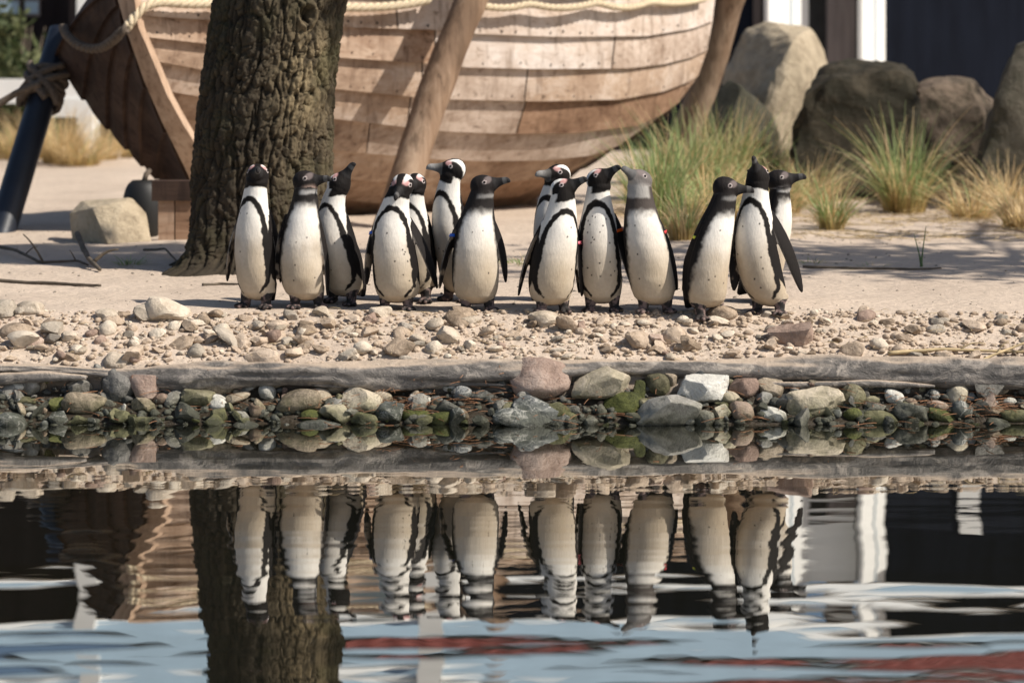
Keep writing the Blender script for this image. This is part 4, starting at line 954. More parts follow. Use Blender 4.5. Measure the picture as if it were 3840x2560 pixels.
# ------------------------------------------------------------------ building, rail and shrub behind
def building():
    D = 25.0; s = D/F_PX; y = D+CAM_Y; root = empty('pavilion', (0, y, 0.36)); o = np.array(root.location)
    tag(root, 'dark timber pavilion with white panels, pale blue eaves and red tiled roof', 'building'); root.rotation_euler = (0, 0, math.radians(1.2))
    X = lambda px: (px-CX)*s
    top = 4.15
    def wall(px0, px1, mat, nm, y0=0.0, z0=0.0, z1=top, th=0.15, p=root):
        return MB().box((X(px0), y0, z0-0.4 if z0 == 0 else z0-0.36), (X(px1), y0+th, z1-0.36)).build(nm, M[mat], p, False)
    wall(-2600, 400, 'plum', 'wall'); wall(400, 2835, 'navy', 'wall'); wall(3318, 6500, 'navy', 'wall'); wall(2835, 3318, 'gutter', 'wall_recess', 0.5)
    wall(2826, 2852, 'greypost', 'panel_post', -0.05); wall(3104, 3208, 'greypost', 'panel_post', -0.06)
    # white panels added for the bright window strips, angled to catch the sun
    for a, b in ((2856, 3030), (3212, 3318)):
        w = (X(b)-X(a)); sun_panel = MB().box((0, 0, -0.4), (w/math.cos(math.radians(48)), 0.05, 3.72)).build('white_sun_panel', M['whitepaint'], root, False, loc=(X(a), -0.10-w*math.tan(math.radians(48))*0, 0))
        sun_panel.rotation_euler = (0, 0, math.radians(48)); sun_panel.location.y = -0.10-w*math.tan(math.radians(48))
        MB().box((w*0.8, -0.012, 0), (w*0.84, -0.003, 3.7)).build('seam_strip', M['fascia'], sun_panel, False)
    wall(2970, 3205, 'whitepaint', 'white_crosspiece', -0.12, 3.2, 4.02, 0.03)
    wall(310, 385, 'whitepaint', 'white_post', -0.3, 0.0, 4.5, 0.18)
    wall(1570, 1660, 'whitepaint', 'white_post', -0.3, 0.0, 4.7, 0.18)
    wall(1250, 1560, 'fascia', 'pale_panel', -0.05, 3.55, 4.16, 0.04)
    wall(3600, 3680, 'whitepaint', 'white_panel', -0.03, 2.6, 3.3, 0.05)
    for a, b in ((-60, 85), (98, 158)):
        f = wall(a, b, 'greypost', 'window', -0.03, 1.68, 1.86, 0.02); wall(a+6, b-6, 'fascia', 'pane', -0.04, 1.71, 1.83, 0.008, f)
    L, R_ = X(-2700), X(6600)
    MB().add([(L, -0.30, 3.76), (R_, -0.30, 3.76), (R_, -0.165, 3.935), (L, -0.165, 3.935), (L, -0.12, 3.76), (R_, -0.12, 3.76), (R_, -0.10, 3.90), (L, -0.10, 3.90)], [(0,1,2,3),(7,6,5,4),(0,4,5,1),(1,5,6,2),(2,6,7,3),(3,7,4,0)]).build('white_fascia', M['whitepaint'], root, False)  # fascia shaped with an upward tilt to catch the sun
    MB().add([(L, -0.17, 3.945), (R_, -0.17, 3.945), (R_, 0.48, 4.57), (L, 0.48, 4.57), (L, -0.17, 3.905), (R_, -0.17, 3.905), (R_, 0.48, 4.53), (L, 0.48, 4.53)], [(0,1,2,3),(7,6,5,4),(0,4,5,1),(1,5,6,2),(2,6,7,3),(3,7,4,0)]).build('eaves_band', M['fascia'], root, False)  # band sloped to face the sun so its reflection is bright
    MB().tube(np.array([[L, 0.50, 4.62], [0, 0.50, 4.62], [R_, 0.50, 4.62]]), 0.07, 12).build('gutter', M['gutter'], root)
    L = X(1000)
    rf = MB().add([(L, 0.54, 4.66), (R_, 0.54, 4.66), (R_, 4.0, 7.0), (L, 4.0, 7.0), (L, 0.54, 4.60), (R_, 0.54, 4.60), (R_, 4.0, 6.9), (L, 4.0, 6.9)], [(0,1,2,3),(7,6,5,4),(0,4,5,1),(1,5,6,2),(2,6,7,3),(3,7,4,0)]).build('roof', M['tile'], root, False)
    # pantile courses
    u = np.arange(L, R_, 0.07); prof = 0.025*np.cos(u/0.28*2*np.pi)
    for k in range(9):
        y0 = 0.48+k*0.33; z0 = 4.70+k*0.33*0.69; n = len(u)
        rows = np.stack([np.stack([u, np.full(n, y0), z0+prof+0.03], 1), np.stack([u, np.full(n, y0+0.36), z0+0.36*0.69+prof], 1), np.stack([u, np.full(n, y0+0.36), z0+0.36*0.69+prof-0.02], 1), np.stack([u, np.full(n, y0), z0+prof], 1)], 1)
        V, F = loft(rows); mobj('tile_course', V, F, M['tile'], rf, True)
building()
def rail_fence():
    D = 22.6; s = D/F_PX; root = empty('white_rail', (0, D+CAM_Y, 0.36)); tag(root, 'low white painted rail behind the dry grass on the left', 'fence'); X = lambda p: (p-CX)*s
    MB().box((X(-900), -0.03, 0.52), (X(350), 0.03, 0.74)).build('board', M['whitepaint'], root, False)
    for p in (-700, -350, 330): MB().box((X(p-16), 0.035, -0.1), (X(p+16), 0.13, 0.70)).build('post', M['whitepaint'], root, False)
    MB().box((X(180), -0.05, 0.40), (X(352), -0.033, 0.56)).build('lower_board', M['whitepaint'], root, False)
rail_fence()
def shrub(px, D, w, h, seed, label):
    c = at(px, 300, D); root = empty('shrub', (c.x, c.y, 0.36)); tag(root, label, 'shrub', 'shrubs before the pavilion')
    mb = MB(); r = random.Random(seed)
    for k in range(9): a = r.uniform(0, 6.28); mb.tube(np.array([[0, 0, -0.05], [math.cos(a)*w*0.3, math.sin(a)*0.15, h*0.5], [math.cos(a)*w*0.6, math.sin(a)*0.25, h*0.9]]), [0.02, 0.015, 0.005], 6)
    mb.build('stems', M['twig'], root); leaves(2600, (c.x, c.y, 0.36+h*0.55), (w, 0.5, h*0.5), seed, 0.05, (0.05, 0.075, 0.03), (0.16, 0.17, 0.08), 'foliage', root, 24)
shrub(60, 23.9, 0.75, 1.35, 51, 'grey green shrub behind the white rail by the bow'); shrub(-420, 24.0, 0.8, 1.3, 52, 'grey green shrub at the far end of the white rail')

# ------------------------------------------------------------------ penguins
QK = np.array([0.050, 0.068, 0.095, 0.14, 0.205, 0.32, 0.41, 0.55, 0.66, 0.75, 0.83, 0.90, 0.96, 1.02])
RK = np.array([0.024, 0.052, 0.074, 0.0885, 0.096, 0.0975, 0.0965, 0.090, 0.081, 0.071, 0.061, 0.0535, 0.0485, 0.043])
HA = np.array([-0.052, -0.046, -0.034, -0.016, 0.006, 0.024, 0.038, 0.049, 0.058, 0.070, 0.085, 0.098, 0.108, 0.113])
HW = np.array([0.010, 0.026, 0.039, 0.0455, 0.0455, 0.038, 0.027, 0.020, 0.0145, 0.0120, 0.0105, 0.0092, 0.0068, 0.002])
HT = np.array([0.010, 0.026, 0.038, 0.0445, 0.0435, 0.037, 0.028, 0.0225, 0.0190, 0.0165, 0.0145, 0.0130, 0.007, -0.004])
HB = np.array([-0.010, -0.028, -0.044, -0.052, -0.050, -0.042, -0.033, -0.027, -0.0220, -0.0178, -0.0150, -0.0142, -0.0145, -0.0135])
FT = np.array([0, 0.12, 0.3, 0.5, 0.7, 0.86, 0.95, 1.0]); FWD = np.array([0.020, 0.025, 0.0285, 0.0285, 0.0255, 0.019, 0.012, 0.005]); FTH = np.array([0.012, 0.0105, 0.009, 0.008, 0.007, 0.006, 0.005, 0.004])
BLACK = np.array([0.0105, 0.0085, 0.0078]); WHITE = np.array([0.76, 0.73, 0.68]); CREAM = np.array([0.42, 0.345, 0.255])

def unit(v): v = np.asarray(v, float); return v/(np.linalg.norm(v)+1e-12)
def mixc(a, b, t): return a*(1-t[:, None])+b*t[:, None]

def penguin(S):
    fx, fy = S['feet']; base = ground_hit(fx, fy); base.y += S.get('dy', 0.0); base.z = gzf(base.x, base.y)
    if S.get('dy'): base.x = (fx-CX)*(base.y-CAM_Y)/F_PX
    D = base.y-CAM_Y; B = np.array(base); seed = S['seed']; r = np.random.default_rng(seed)
    yaw = math.radians(S['yaw']); f = np.array([math.sin(yaw), -math.cos(yaw), 0]); lat = np.array([math.cos(yaw), math.sin(yaw), 0])
    hc = np.array(at(*S['head'], D+0.02*f[1]))-B; hz = hc[2]
    mx = (S['mid']-CX)*D/F_PX-B[0]; nx = (S['neck']-CX)*D/F_PX-B[0]; b0 = (S.get('bot', fx)-CX)*D/F_PX-B[0]
    cf = np.polyfit([0.08, 0.40, 0.76, 1.0], [b0, mx, nx, hc[0]], 3)
    bulk = S.get('bulk', 1.0)
    offk = lambda q: np.interp(q, [0, 0.25, 0.5, 0.7, 0.85, 1.0], [-0.005, 0.012, 0.018, 0.012, 0.002, 0.0])
    def spine(q):
        q = np.asarray(q, float); return np.stack([np.polyval(cf, q), f[1]*offk(q)+hc[1]*sstep(0.7, 1.0, q), q*hz], -1)
    rad = lambda q: np.interp(q, QK, RK)*bulk*(1-0.0*q)
    qs = np.concatenate([np.linspace(0.050, 0.12, 8), np.linspace(0.14, 1.02, 46)]); n = 48; th = np.linspace(0, 2*np.pi, n, endpoint=False)
    sp_ = spine(qs); rr = np.interp(qs, QK, RK)*bulk
    k = np.ones(5)/5; rr[4:] = np.convolve(np.pad(rr, 2, 'edge'), k, 'valid')[4:]
    fwd = np.cos(th)[None, :, None]*f+np.sin(th)[None, :, None]*lat
    dr = np.where(np.cos(th) > 0, 1.02, 0.94)
    wob = 1+0.040*fbm(np.stack([np.repeat(np.sin(th)[None]*1.3, len(qs), 0).ravel(), np.repeat(np.cos(th)[None]*1.3, len(qs), 0).ravel(), np.repeat(qs*7, n)+seed*7], 1), 2).reshape(len(qs), n)
    rings = sp_[:, None]+(rr[:, None]*dr[None]*wob)[..., None]*fwd
    mb = MB(); mb.add(*loft(rings))
    # tail
    t0 = spine(0.15)-f*0.06; t1 = np.array([b0, 0, 0])-f*0.115+np.array([0, 0, 0.018]); tt = np.linspace(0, 1, 8)[:, None]
    P = t0*(1-tt)+t1*tt; mb.tube(P, np.interp(tt[:, 0], [0, .6, 1], [0.05, 0.026, 0.008]), 16)
    # head
    hy, hp = math.radians(S['hyaw']), math.radians(S['hpitch'])
    hf = np.array([math.sin(hy)*math.cos(hp), -math.cos(hy)*math.cos(hp), math.sin(hp)]); hr = np.array([math.cos(hy), math.sin(hy), 0]); hu = np.cross(hf, hr)
    hs = S.get('hs', 1.0)
    a = np.linspace(HA[0], HA[-1], 44); w, tp, bt = (np.interp(a, HA, q) for q in (HW, HT, HB)); th2 = np.linspace(0, 2*np.pi, 32, endpoint=False)
    cu, su = np.cos(th2), np.sin(th2); up = np.where(su[None] > 0, tp[:, None]*su[None], -bt[:, None]*su[None]); mid = (tp+bt)/2; 
    thin = (tp < 0)[:, None]; up = np.where(thin, mid[:, None]+(tp-bt)[:, None]/2*su[None], up)
    hring = hc+hs*(a[:, None, None]*hf+(w[:, None]*cu[None])[..., None]*hr+up[..., None]*hu)
    mb.add(*loft(hring))
    # throat fill between neck and chin
    nb_ = spine(0.90); mb.tube(np.stack([nb_, (nb_+hc)/2+hf*0.006, hc-hu*0.012]), [0.047*bulk, 0.046, 0.042], 24)
    # legs and feet
    feetpos = []; fyaw = yaw*0.6
    for sgn, off in ((-1, S.get('fl', (0, 0))), (1, S.get('fr', (0, 0)))):
        fp = np.array([b0*0.6, 0, 0])+sgn*lat*S.get('stance', 0.047)+f*0.028+np.array([off[0], off[1], 0]); gzv = gzf(B[0]+fp[0], B[1]+fp[1])-B[2]
        fp[2] = gzv; top_ = fp*np.array([0.9, 1, 1])-f*0.02+np.array([0, 0, 0.075])
        mb.tube(np.stack([top_, fp+np.array([0, 0, 0.045]), fp+np.array([0, 0, 0.012])]), [0.034, 0.023, 0.019], 14)
        fa = fyaw+sgn*0.22; fd = np.array([math.sin(fa), -math.cos(fa), 0])
        for da, L in ((-0.42, 0.062), (0, 0.074), (0.42, 0.062)):
            td = np.array([math.sin(fa+da), -math.cos(fa+da), 0]); tt = np.linspace(0, 1, 5)[:, None]
            mb.tube(fp-fd*0.012+tt*td*L+np.array([0, 0, 0.011])*(1-0.45*tt), [0.015, 0.0135, 0.012, 0.0105, 0.007], 10)
        feetpos.append(fp)
    # flippers
    fl = []
    for key, sgn in (('wl', -1), ('wr', 1)):
        if key not in S: continue
        tx, ty, td, tw = S[key]; qsh = S.get('qsh', 0.735)
        root_ = spine(qsh)+sgn*lat*rad(qsh)*0.80-f*0.008
        tip = np.array(at(tx, ty, D+td))-B; ax = tip-root_; L = np.linalg.norm(ax); ax /= L
        cdir = np.array([0, -1.0, 0]); cdir = unit(cdir-ax*cdir.dot(ax)); pdir = np.cross(ax, cdir)
        ta = math.radians(tw); wd = unit(math.cos(ta)*cdir+math.sin(ta)*pdir); nd = np.cross(ax, wd)
        outw = sgn*lat
        if nd.dot(outw) < 0: nd = -nd
        tt = np.linspace(0, 1, 40); bow = 0.016*np.sin(np.pi*tt)
        C = root_+tt[:, None]*L*ax+bow[:, None]*nd; hw = np.interp(tt, FT, FWD)*S.get('fw', 1.0); ht = np.interp(tt, FT, FTH)
        thf = np.linspace(0, 2*np.pi, 20, endpoint=False)
        R = C[:, None]+(hw[:, None]*np.cos(thf)[None])[..., None]*wd+(ht[:, None]*np.sin(thf)[None])[..., None]*nd
        mb.add(*loft(R)); fl.append((root_, ax, L, wd, nd, hw, ht, tt, sgn, C))
    # one continuous skin
    tmp = bpy.data.objects.new('tmp', mesh_data('tmp', np.vstack(mb.V), mb.F)); COL.objects.link(tmp)
    m1 = tmp.modifiers.new('r', 'REMESH'); m1.mode = 'VOXEL'; m1.voxel_size = 0.0036; m1.use_smooth_shade = True
    m2 = tmp.modifiers.new('s', 'SMOOTH'); m2.factor = 0.5; m2.iterations = 4
    dg = bpy.context.evaluated_depsgraph_get(); ev = tmp.evaluated_get(dg); me = bpy.data.meshes.new_from_object(ev)
    bpy.data.objects.remove(tmp)
    V = np.empty(len(me.vertices)*3, dtype=np.float32); me.vertices.foreach_get('co', V); V = V.reshape(-1, 3).astype(float)
    nz = fbm(V*55+seed, 3); nzf = fbm(V*130+seed*3, 2)
    # ---- which part does each vertex belong to
    q = np.clip(V[:, 2]/hz, 0.03, 1.05); sc = spine(q); rel = V-sc; rl = np.hypot(rel@f, rel@lat); dT = rl-rad(q)+0.05*sstep(0.97, 1.01, V[:, 2]/hz); phi = np.arctan2(rel@lat, rel@f)
    hv = (V-hc)/hs; ha, hu_, hr_ = hv@hf, hv@hu, hv@hr
    hw_ = np.interp(ha, HA, HW, 0.001, 0.001); ht_ = np.where(hu_ > 0, np.interp(ha, HA, np.maximum(HT, 0.001), .001, .001), -np.interp(ha, HA, HB, -.001, -.001))
    dH = (np.sqrt((hr_/hw_)**2+(hu_/np.maximum(ht_, .004))**2)-1)*np.minimum(hw_, np.maximum(ht_, .004))
    dH = np.where((ha < HA[0]-0.004) | (ha > 0.125), 1, dH)
    part = np.where((dH < dT) | ((dH < 0.004) & (q > 0.93)), 1, 0); best = np.minimum(dT, dH); flc = np.zeros((len(V), 3))
    for fi, (root_, ax, L, wd, nd, hw, ht, tt, sgn, C) in enumerate(fl):
        v = V-root_; t = v@ax/L; tc = np.clip(t, 0, 1); cc = np.stack([np.interp(tc, tt, C[:, i]) for i in range(3)], 1); e = V-cc
        wv, nv = e@wd, e@nd; d = np.maximum(np.abs(wv)-np.interp(tc, tt, hw), np.abs(nv)-np.interp(tc, tt, ht)); d = np.where((t < 0.06) | (t > 1.06), 1, d)
        on = d < np.minimum(best, 0.004); part[on] = 2+fi; best = np.where(on, d, best)
        flc[on, 0] = tc[on]; flc[on, 1] = (wv/np.interp(tc, tt, hw))[on]; flc[on, 2] = nv[on]
    zf = V[:, 2]; dfoot = np.min([np.hypot(V[:, 0]-p[0], V[:, 1]-p[1]) for p in feetpos], 0)
    foot = (dT > 0.004) & (zf < 0.06) & (part == 0) | ((zf < 0.03) & (dT > -0.004) & (dfoot < 0.07))
    tail = (rel@f < -rad(q)*0.93) & (zf < 0.09)
    # ---- plumage
    kind = S['kind']; ph = np.abs(phi); col = np.zeros((len(V), 3))
    cream_mix = np.clip(0.12+0.85*sstep(0.80, 0.25, q)+0.12*fbm(V*np.array([18, 18, 6])+seed, 2), 0, 1); belly = mixc(WHITE, CREAM, cream_mix); belly *= (1+0.03*nzf+0.075*fbm(V*np.array([85, 85, 20])+seed*5, 3))[:, None]  # belly blends from white to cream towards the bottom
    belly = mixc(belly, np.array([0.38, 0.31, 0.23]), 0.55*sstep(0.12, 0.5, fbm(V*np.array([14, 14, 8])+seed*11, 3))*sstep(0.75, 0.4, q))
    belly = mixc(belly, np.array([0.36, 0.27, 0.18]), 0.5*sstep(0.13, 0.06, q)*(0.6+0.4*nz))
    hyl = (hy-yaw+np.pi) % (2*np.pi)-np.pi; phh = np.abs((phi-hyl+np.pi) % (2*np.pi)-np.pi)
    if kind == 'adult':
        bq = np.concatenate([np.linspace(0.12, 0.60, 40), 0.60+0.225*np.sin(np.linspace(0, np.pi/2, 30))])
        bp = np.concatenate([np.radians(np.interp(bq[:40], [0.12, 0.2, 0.35, 0.6], [34, 58, 66, 60])), np.radians(60)*np.cos(np.linspace(0, np.pi/2, 30))])
        PX, PY = bp*0.088, bq*0.51; vx, vy = ph*0.088, q*0.51
        dist_ = np.full(len(V), 9.0); arg = np.zeros(len(V))
        for i in range(len(PX)):
            d = np.hypot(vx-PX[i], vy-PY[i]); m = d < dist_; dist_[m] = d[m]; arg[m] = bq[i]
        hwid = np.interp(arg, [0.12, 0.2, 0.35, 0.6, 0.82], [0.005, 0.010, 0.020, 0.016, 0.0125])*S.get('bw', 1.0)
        bk = np.radians(np.interp(q, [0.1, 0.16, 0.22, 0.28, 0.50, 0.58, 0.68, 0.8, 0.9, 1.0], [112, 100, 78, 66, 64, 71, 86, 104, 126, 140]))
        dark = np.maximum(1-sstep(-0.0025, 0.0025, dist_-hwid+0.008*nz), sstep(-0.03, 0.03, ph-bk+0.10*nz))
        col = mixc(belly, BLACK, dark)
        for i in range(S.get('spots', 10)):
            p0, q0 = r.uniform(-0.8, 0.8), r.uniform(0.2, 0.74); d = np.hypot((phi-p0)*0.088, (q-q0)*0.51); col = mixc(col, BLACK*1.6, 1-sstep(0.0022, 0.0046, d))
        # throat end of the face mask, seen on the upper neck
        mb_ = 0.905+0.012*np.cos(phh*2)+0.010*nz; front = 1-sstep(1.55, 1.75, phh+0.15*nz); mk = sstep(-0.006, 0.006, q-mb_)*front
        col = mixc(col, BLACK, mk)
    else:
        g = kind == 'grey'; dk = np.array([0.020, 0.017, 0.016]) if not g else np.array([0.065, 0.053, 0.047])
        wq = np.radians(np.interp(q, [0.1, 0.2, 0.4, 0.6, 0.72, 0.80], [96, 74, 64, 60, 56, 48]))
        dark = sstep(-0.16, 0.16, ph-wq+0.14*nz); edge = S.get('collar', 0.77)
        dark = np.maximum(dark, sstep(edge-0.05, edge+0.04, q+0.025*nz-0.02*np.cos(phi)))
        dcol = mixc(np.tile(BLACK, (len(V), 1)), np.tile(dk, (len(V), 1)), sstep(1.9, 0.9, ph)*sstep(0.6, 0.8, q))
        col = mixc(belly, BLACK, dark*0); col = col*(1-dark[:, None])+dcol*dark[:, None]
        pale = np.array([0.40, 0.385, 0.37]) if not g else np.array([0.42, 0.40, 0.375]); lo_ = 0.905 if not g else 0.87
        pc = sstep(lo_-0.012, lo_+0.012, q+0.012*nz)*(1-sstep(lo_+0.016, lo_+0.045, q+0.012*nz) if not g else 1)*(1-sstep(1.45, 1.85, phh))
        col = mixc(col, pale, pc*S.get('cheek', 0.8))
        for i in range(S.get('spots', 4)):
            p0, q0 = r.uniform(-0.8, 0.8), r.uniform(0.2, 0.7); d = np.hypot((phi-p0)*0.088, (q-q0)*0.51); col = mixc(col, BLACK*2, 1-sstep(0.002, 0.0042, d))
    # head
    H = part == 1; hcq = np.zeros((len(V), 3)); eyeu, eyea = 0.012, 0.016
    de = np.hypot(ha-eyea, hu_-eyeu)
    if kind == 'adult':
        white = sstep(-0.003, 0.003, np.hypot(ha-0.012, (hu_+0.022)*1.0)-0.052+0.004*nz)
        white *= sstep(0.034, 0.028, ha); crown = (1-sstep(0.013, 0.018, np.abs(hr_)+0.003*nz))*sstep(-0.02, 0.0, hu_); nape = (1-sstep(0.016, 0.024, np.abs(hr_)))*sstep(-0.03, -0.04, ha)
        white *= (1-crown)*(1-nape); hcq = mixc(np.tile(BLACK*1.15, (len(V), 1)), np.tile(WHITE, (len(V), 1)), white)
        pinkm = (1-sstep(0.008, 0.015, np.hypot(ha-eyea-0.008, hu_-eyeu-0.012)))*(np.abs(hr_) > 0.012)*sstep(0.0, 0.008, hu_-eyeu+0.004)
        hcq = mixc(hcq, np.array([0.66, 0.36, 0.34]), pinkm*0.7)
    else:
        g = kind == 'grey'; hb = np.array([0.016, 0.013, 0.0125]) if not g else np.array([0.13, 0.115, 0.108])
        low = sstep(-0.018, -0.044, hu_+0.006*nz)*sstep(0.045, 0.0, ha) if not g else sstep(0.0, -0.04, hu_)
        hcq = mixc(np.tile(hb, (len(V), 1)), np.tile(np.array([0.34, 0.31, 0.30]) if not g else np.array([0.46, 0.43, 0.40]), (len(V), 1)), low*S.get('cheek', 0.8)*0.9)
        if S.get('chin'): hcq = mixc(hcq, np.array([0.26, 0.185, 0.155]), sstep(-0.008, -0.028, hu_)*sstep(-0.01, 0.02, ha)*0.9)
        face = (1-sstep(0.010, 0.018, np.hypot(ha-eyea-0.012, hu_-eyeu-0.006))); hcq = mixc(hcq, np.array([0.20, 0.16, 0.155]), face*0.6)
    hcq = mixc(hcq, np.array([0.50, 0.43, 0.41]), ((de < 0.0088) & (np.abs(hr_) > 0.02)).astype(float)*(0.8 if kind == 'adult' else 0.5))
    beak = sstep(0.044, 0.05, ha); bc = np.tile(S.get('beak', (0.022, 0.02, 0.02)), (len(V), 1)).astype(float); bc = mixc(bc, np.array([0.16, 0.155, 0.15]), (1-sstep(0.006, 0.010, np.abs(ha-0.09)))*0.5)
    if S.get('paletip'): bc = mixc(bc, np.array([0.36, 0.35, 0.34]), sstep(0.055, 0.09, ha)*0.8*(0.6+0.4*nz))
    hcq = mixc(hcq, bc, beak); col[H] = hcq[H]
    # flippers
    for fi in range(len(fl)):
        F_ = part == 2+fi; t, wv, nv = flc[:, 0], flc[:, 1], flc[:, 2]
        inner = sstep(0.001, -0.001, nv); mott = sstep(-0.05, 0.25, fbm(V*np.array([38, 38, 20])+seed*2, 3)+0.15*np.abs(wv)-0.08)
        c = mixc(np.tile(BLACK*1.3, (len(V), 1)), np.tile(np.array([0.30, 0.23, 0.165]), (len(V), 1)), inner*mott*sstep(0.12, 0.3, t)*0.9)
        c = mixc(c, np.array([0.50, 0.45, 0.40]), sstep(0.86, 0.97, np.abs(wv))*sstep(0.15, 0.4, t)*(1-sstep(0.85, 0.97, t))*0.55*(0.6+0.5*nz)); col[F_] = c[F_]
    fc = mixc(np.tile(np.array([0.030, 0.027, 0.026]), (len(V), 1)), np.tile(np.array([0.24, 0.17, 0.155]), (len(V), 1)), sstep(0.05, 0.35, nz+0.1)*0.7)
    col[foot] = fc[foot]; col[tail] = BLACK*1.2
    col = np.clip(col*(1+0.05*nzf)[:, None], 0.004, 0.9)
    set_col(me, col); me.materials.clear(); me.materials.append(M['plumage'])
    me.polygons.foreach_set('use_smooth', np.ones(len(me.polygons), dtype=bool))
    root = empty('penguin', base); tag(root, S['label'], 'penguin', 'penguins standing in a row on the shore'); link('body', me, root)
    for sgn in (-1, 1):
        e = hc+hs*(hf*eyea+hu*eyeu+sgn*hr*(np.interp(eyea, HA, HW)*0.955)); eb = MB(); tt = np.linspace(-1, 1, 9)
        P = e+np.outer(tt*0.0048, hr); eb.tube(P, 0.0048*np.sqrt(np.clip(1-tt**2, 0.02, 1)), 12); eb.build('eye', M['eye'], root)
    if 'band' in S:
        which, colr, tb = S['band']
        for (root_, ax, L, wd, nd, hw, ht, tt, sgn, C) in fl:
            if sgn != which: continue
            th = np.linspace(0, 2*np.pi, 40); c = np.array([np.interp(tb, tt, C[:, i]) for i in range(3)])
            ring = c+np.outer(0.0295*np.cos(th), wd)+np.outer(0.0155*np.sin(th), nd)+np.outer(0.004*np.sin(th), ax)
            R = np.stack([ring+ax*0.006+(ring-c)*0.03, ring-ax*0.006+(ring-c)*0.03, ring-ax*0.006-(ring-c)*0.07, ring+ax*0.006-(ring-c)*0.07], 1)
            V_, F2 = loft(R); ob = mobj('wing_band', V_, F2, M['band_'+colr], root, True); ob['label'] = colr+' plastic ring round the flipper'
    return root

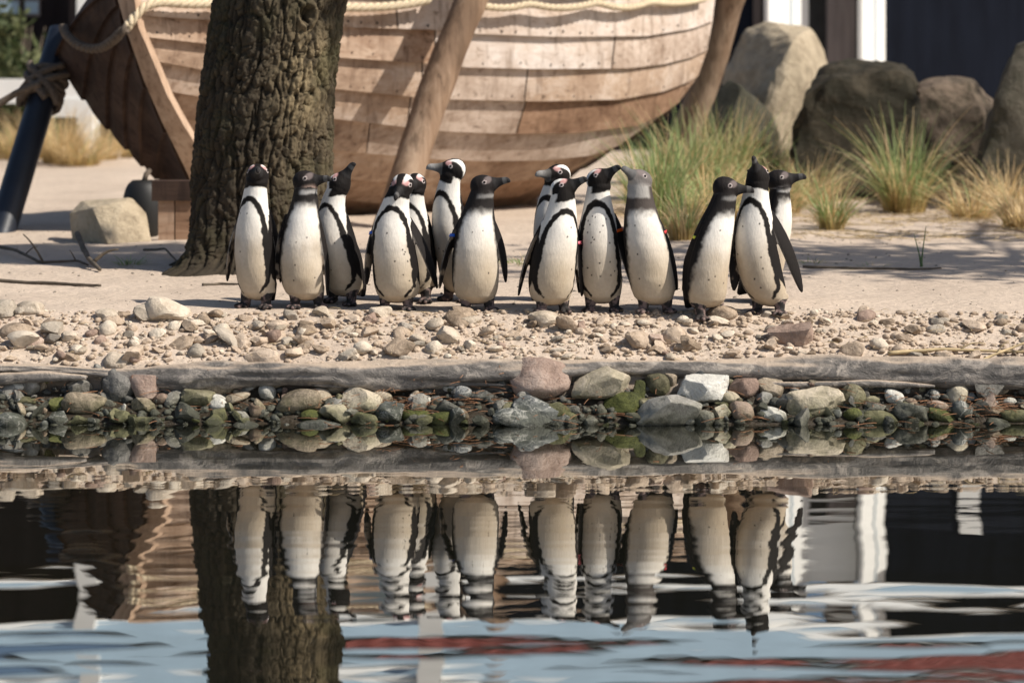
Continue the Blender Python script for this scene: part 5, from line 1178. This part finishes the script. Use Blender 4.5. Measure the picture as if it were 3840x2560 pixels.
PENG = [
 dict(feet=(975,1150), head=(966,655), mid=960, neck=958, bot=972, yaw=-24, hyaw=6, hpitch=14, kind='adult', seed=1, bulk=0.86, wl=(852,1055,-0.02,25), wr=(1052,1060,0.03,20), spots=3,
      label='banded penguin in front of the trunk, face turned up to the viewer'),
 dict(feet=(1150,1150), head=(1146,680), mid=1128, neck=1138, bot=1145, yaw=12, hyaw=72, hpitch=8, kind='young', seed=2, bulk=0.90, wl=(1042,1050,-0.02,65), wr=(1228,1110,-0.02,15), spots=5, cheek=1.0, chin=True, collar=0.80,
      label='young penguin without chest band, pale stripe on cheek, looking right at the trunk'),
 dict(feet=(1298,1152), head=(1272,688), mid=1282, neck=1250, bot=1300, yaw=-34, hyaw=66, hpitch=52, kind='adult', seed=3, bulk=0.86, wr=(1350,1110,0.0,30), spots=4, dy=0.10,
      label='banded penguin bending back with its beak pointing up, behind the young pale-cheeked one'),
 dict(feet=(1492,1158), head=(1508,696), mid=1482, neck=1476, bot=1490, yaw=-8, hyaw=-14, hpitch=-24, kind='adult', seed=4, bulk=0.95, wl=(1375,1068,-0.03,35), wr=(1640,1082,-0.03,35), spots=9, band=(-1, 'blue', 0.24),
      label='stout banded penguin with lowered head and pink brow facing the viewer'),
 dict(feet=(1570,1152), head=(1556,690), mid=1560, neck=1550, bot=1566, yaw=-22, hyaw=-10, hpitch=0, kind='adult', seed=5, bulk=0.85, wr=(1628,1080,0.0,20), spots=0, dy=0.17,
      label='banded penguin mostly hidden behind the stout one with lowered head'),
 dict(feet=(1735,1152), head=(1700,634), mid=1705, neck=1682, bot=1730, yaw=-38, hyaw=-84, hpitch=6, kind='adult', seed=6, bulk=0.84, wr=(1800,1060,0.05,20), spots=3, dy=0.20, beak=(0.10, 0.095, 0.09), paletip=True,
      label='banded penguin with grey beak looking left over its neighbours'),
 dict(feet=(1788,1162), head=(1812,696), mid=1780, neck=1790, bot=1785, yaw=10, hyaw=80, hpitch=14, kind='young', seed=7, bulk=0.96, wl=(1648,1082,-0.03,25), wr=(1897,1060,0.0,30), spots=3, band=(-1, 'blue', 0.26), collar=0.78,
      cheek=0.5, label='black-headed young penguin with blue flipper ring, beak pointing right'),
 dict(feet=(2085,1150), head=(2092,655), mid=2078, neck=2068, bot=2085, yaw=-30, hyaw=-56, hpitch=4, kind='adult', seed=8, bulk=0.84, spots=0, dy=0.22, beak=(0.09, 0.085, 0.08), paletip=True,
      label='banded penguin peeking left from behind the one with the pink ring'),
 dict(feet=(2065,1168), head=(2112,708), mid=2072, neck=2098, bot=2062, yaw=20, hyaw=66, hpitch=24, kind='adult', seed=9, bulk=0.97, wl=(1944,1110,-0.02,18), wr=(2182,1112,0.02,35), spots=3, band=(1, 'pink', 0.28),
      label='broad banded penguin with pink flipper ring looking up to the right'),
 dict(feet=(2262,1168), head=(2246,672), mid=2248, neck=2242, bot=2258, yaw=-4, hyaw=58, hpitch=30, kind='adult', seed=10, bulk=0.88, wl=(2172,1100,0.0,25), wr=(2388,1115,-0.04,55), spots=20, bw=1.15, dy=0.03, band=(1, 'orange', 0.20),
      label='speckled banded penguin with orange flipper ring and raised black beak'),
 dict(feet=(2452,1180), head=(2398,676), mid=2428, neck=2402, bot=2452, yaw=8, hyaw=-48, hpitch=30, kind='grey', seed=11, bulk=0.95, wr=(2540,1088,-0.02,30), spots=4, collar=0.745, band=(1, 'red', 0.24), beak=(0.10, 0.097, 0.097), dy=0.06,
      label='grey-headed young penguin with brownish collar and red flipper ring'),
 dict(feet=(2640,1178), head=(2722,704), mid=2645, neck=2690, bot=2645, yaw=36, hyaw=86, hpitch=-4, kind='young', seed=12, bulk=0.95, wl=(2560,1090,0.03,15), spots=5, band=(-1, 'yellow', 0.22), collar=0.78,
      cheek=0.45, label='black-headed young penguin with yellow flipper ring, beak behind its neighbour'),
 dict(feet=(2892,1174), head=(2842,660), mid=2842, neck=2832, bot=2890, yaw=-26, hyaw=-20, hpitch=48, kind='adult', seed=13, bulk=0.92, wl=(2752,1090,-0.05,75), wr=(3008,1096,0.0,50), spots=9, fw=1.15,
      label='leaning banded penguin stretching its beak straight up beside two young ones'),
 dict(feet=(2850,1156), head=(2922,676), mid=2880, neck=2915, bot=2850, yaw=45, hyaw=80, hpitch=10, kind='young', seed=14, bulk=0.80, spots=0, dy=0.20, collar=0.82, cheek=0.9,
      label='young penguin half hidden behind the leaning one, beak pointing right'),
]
for S in PENG: penguin(S)
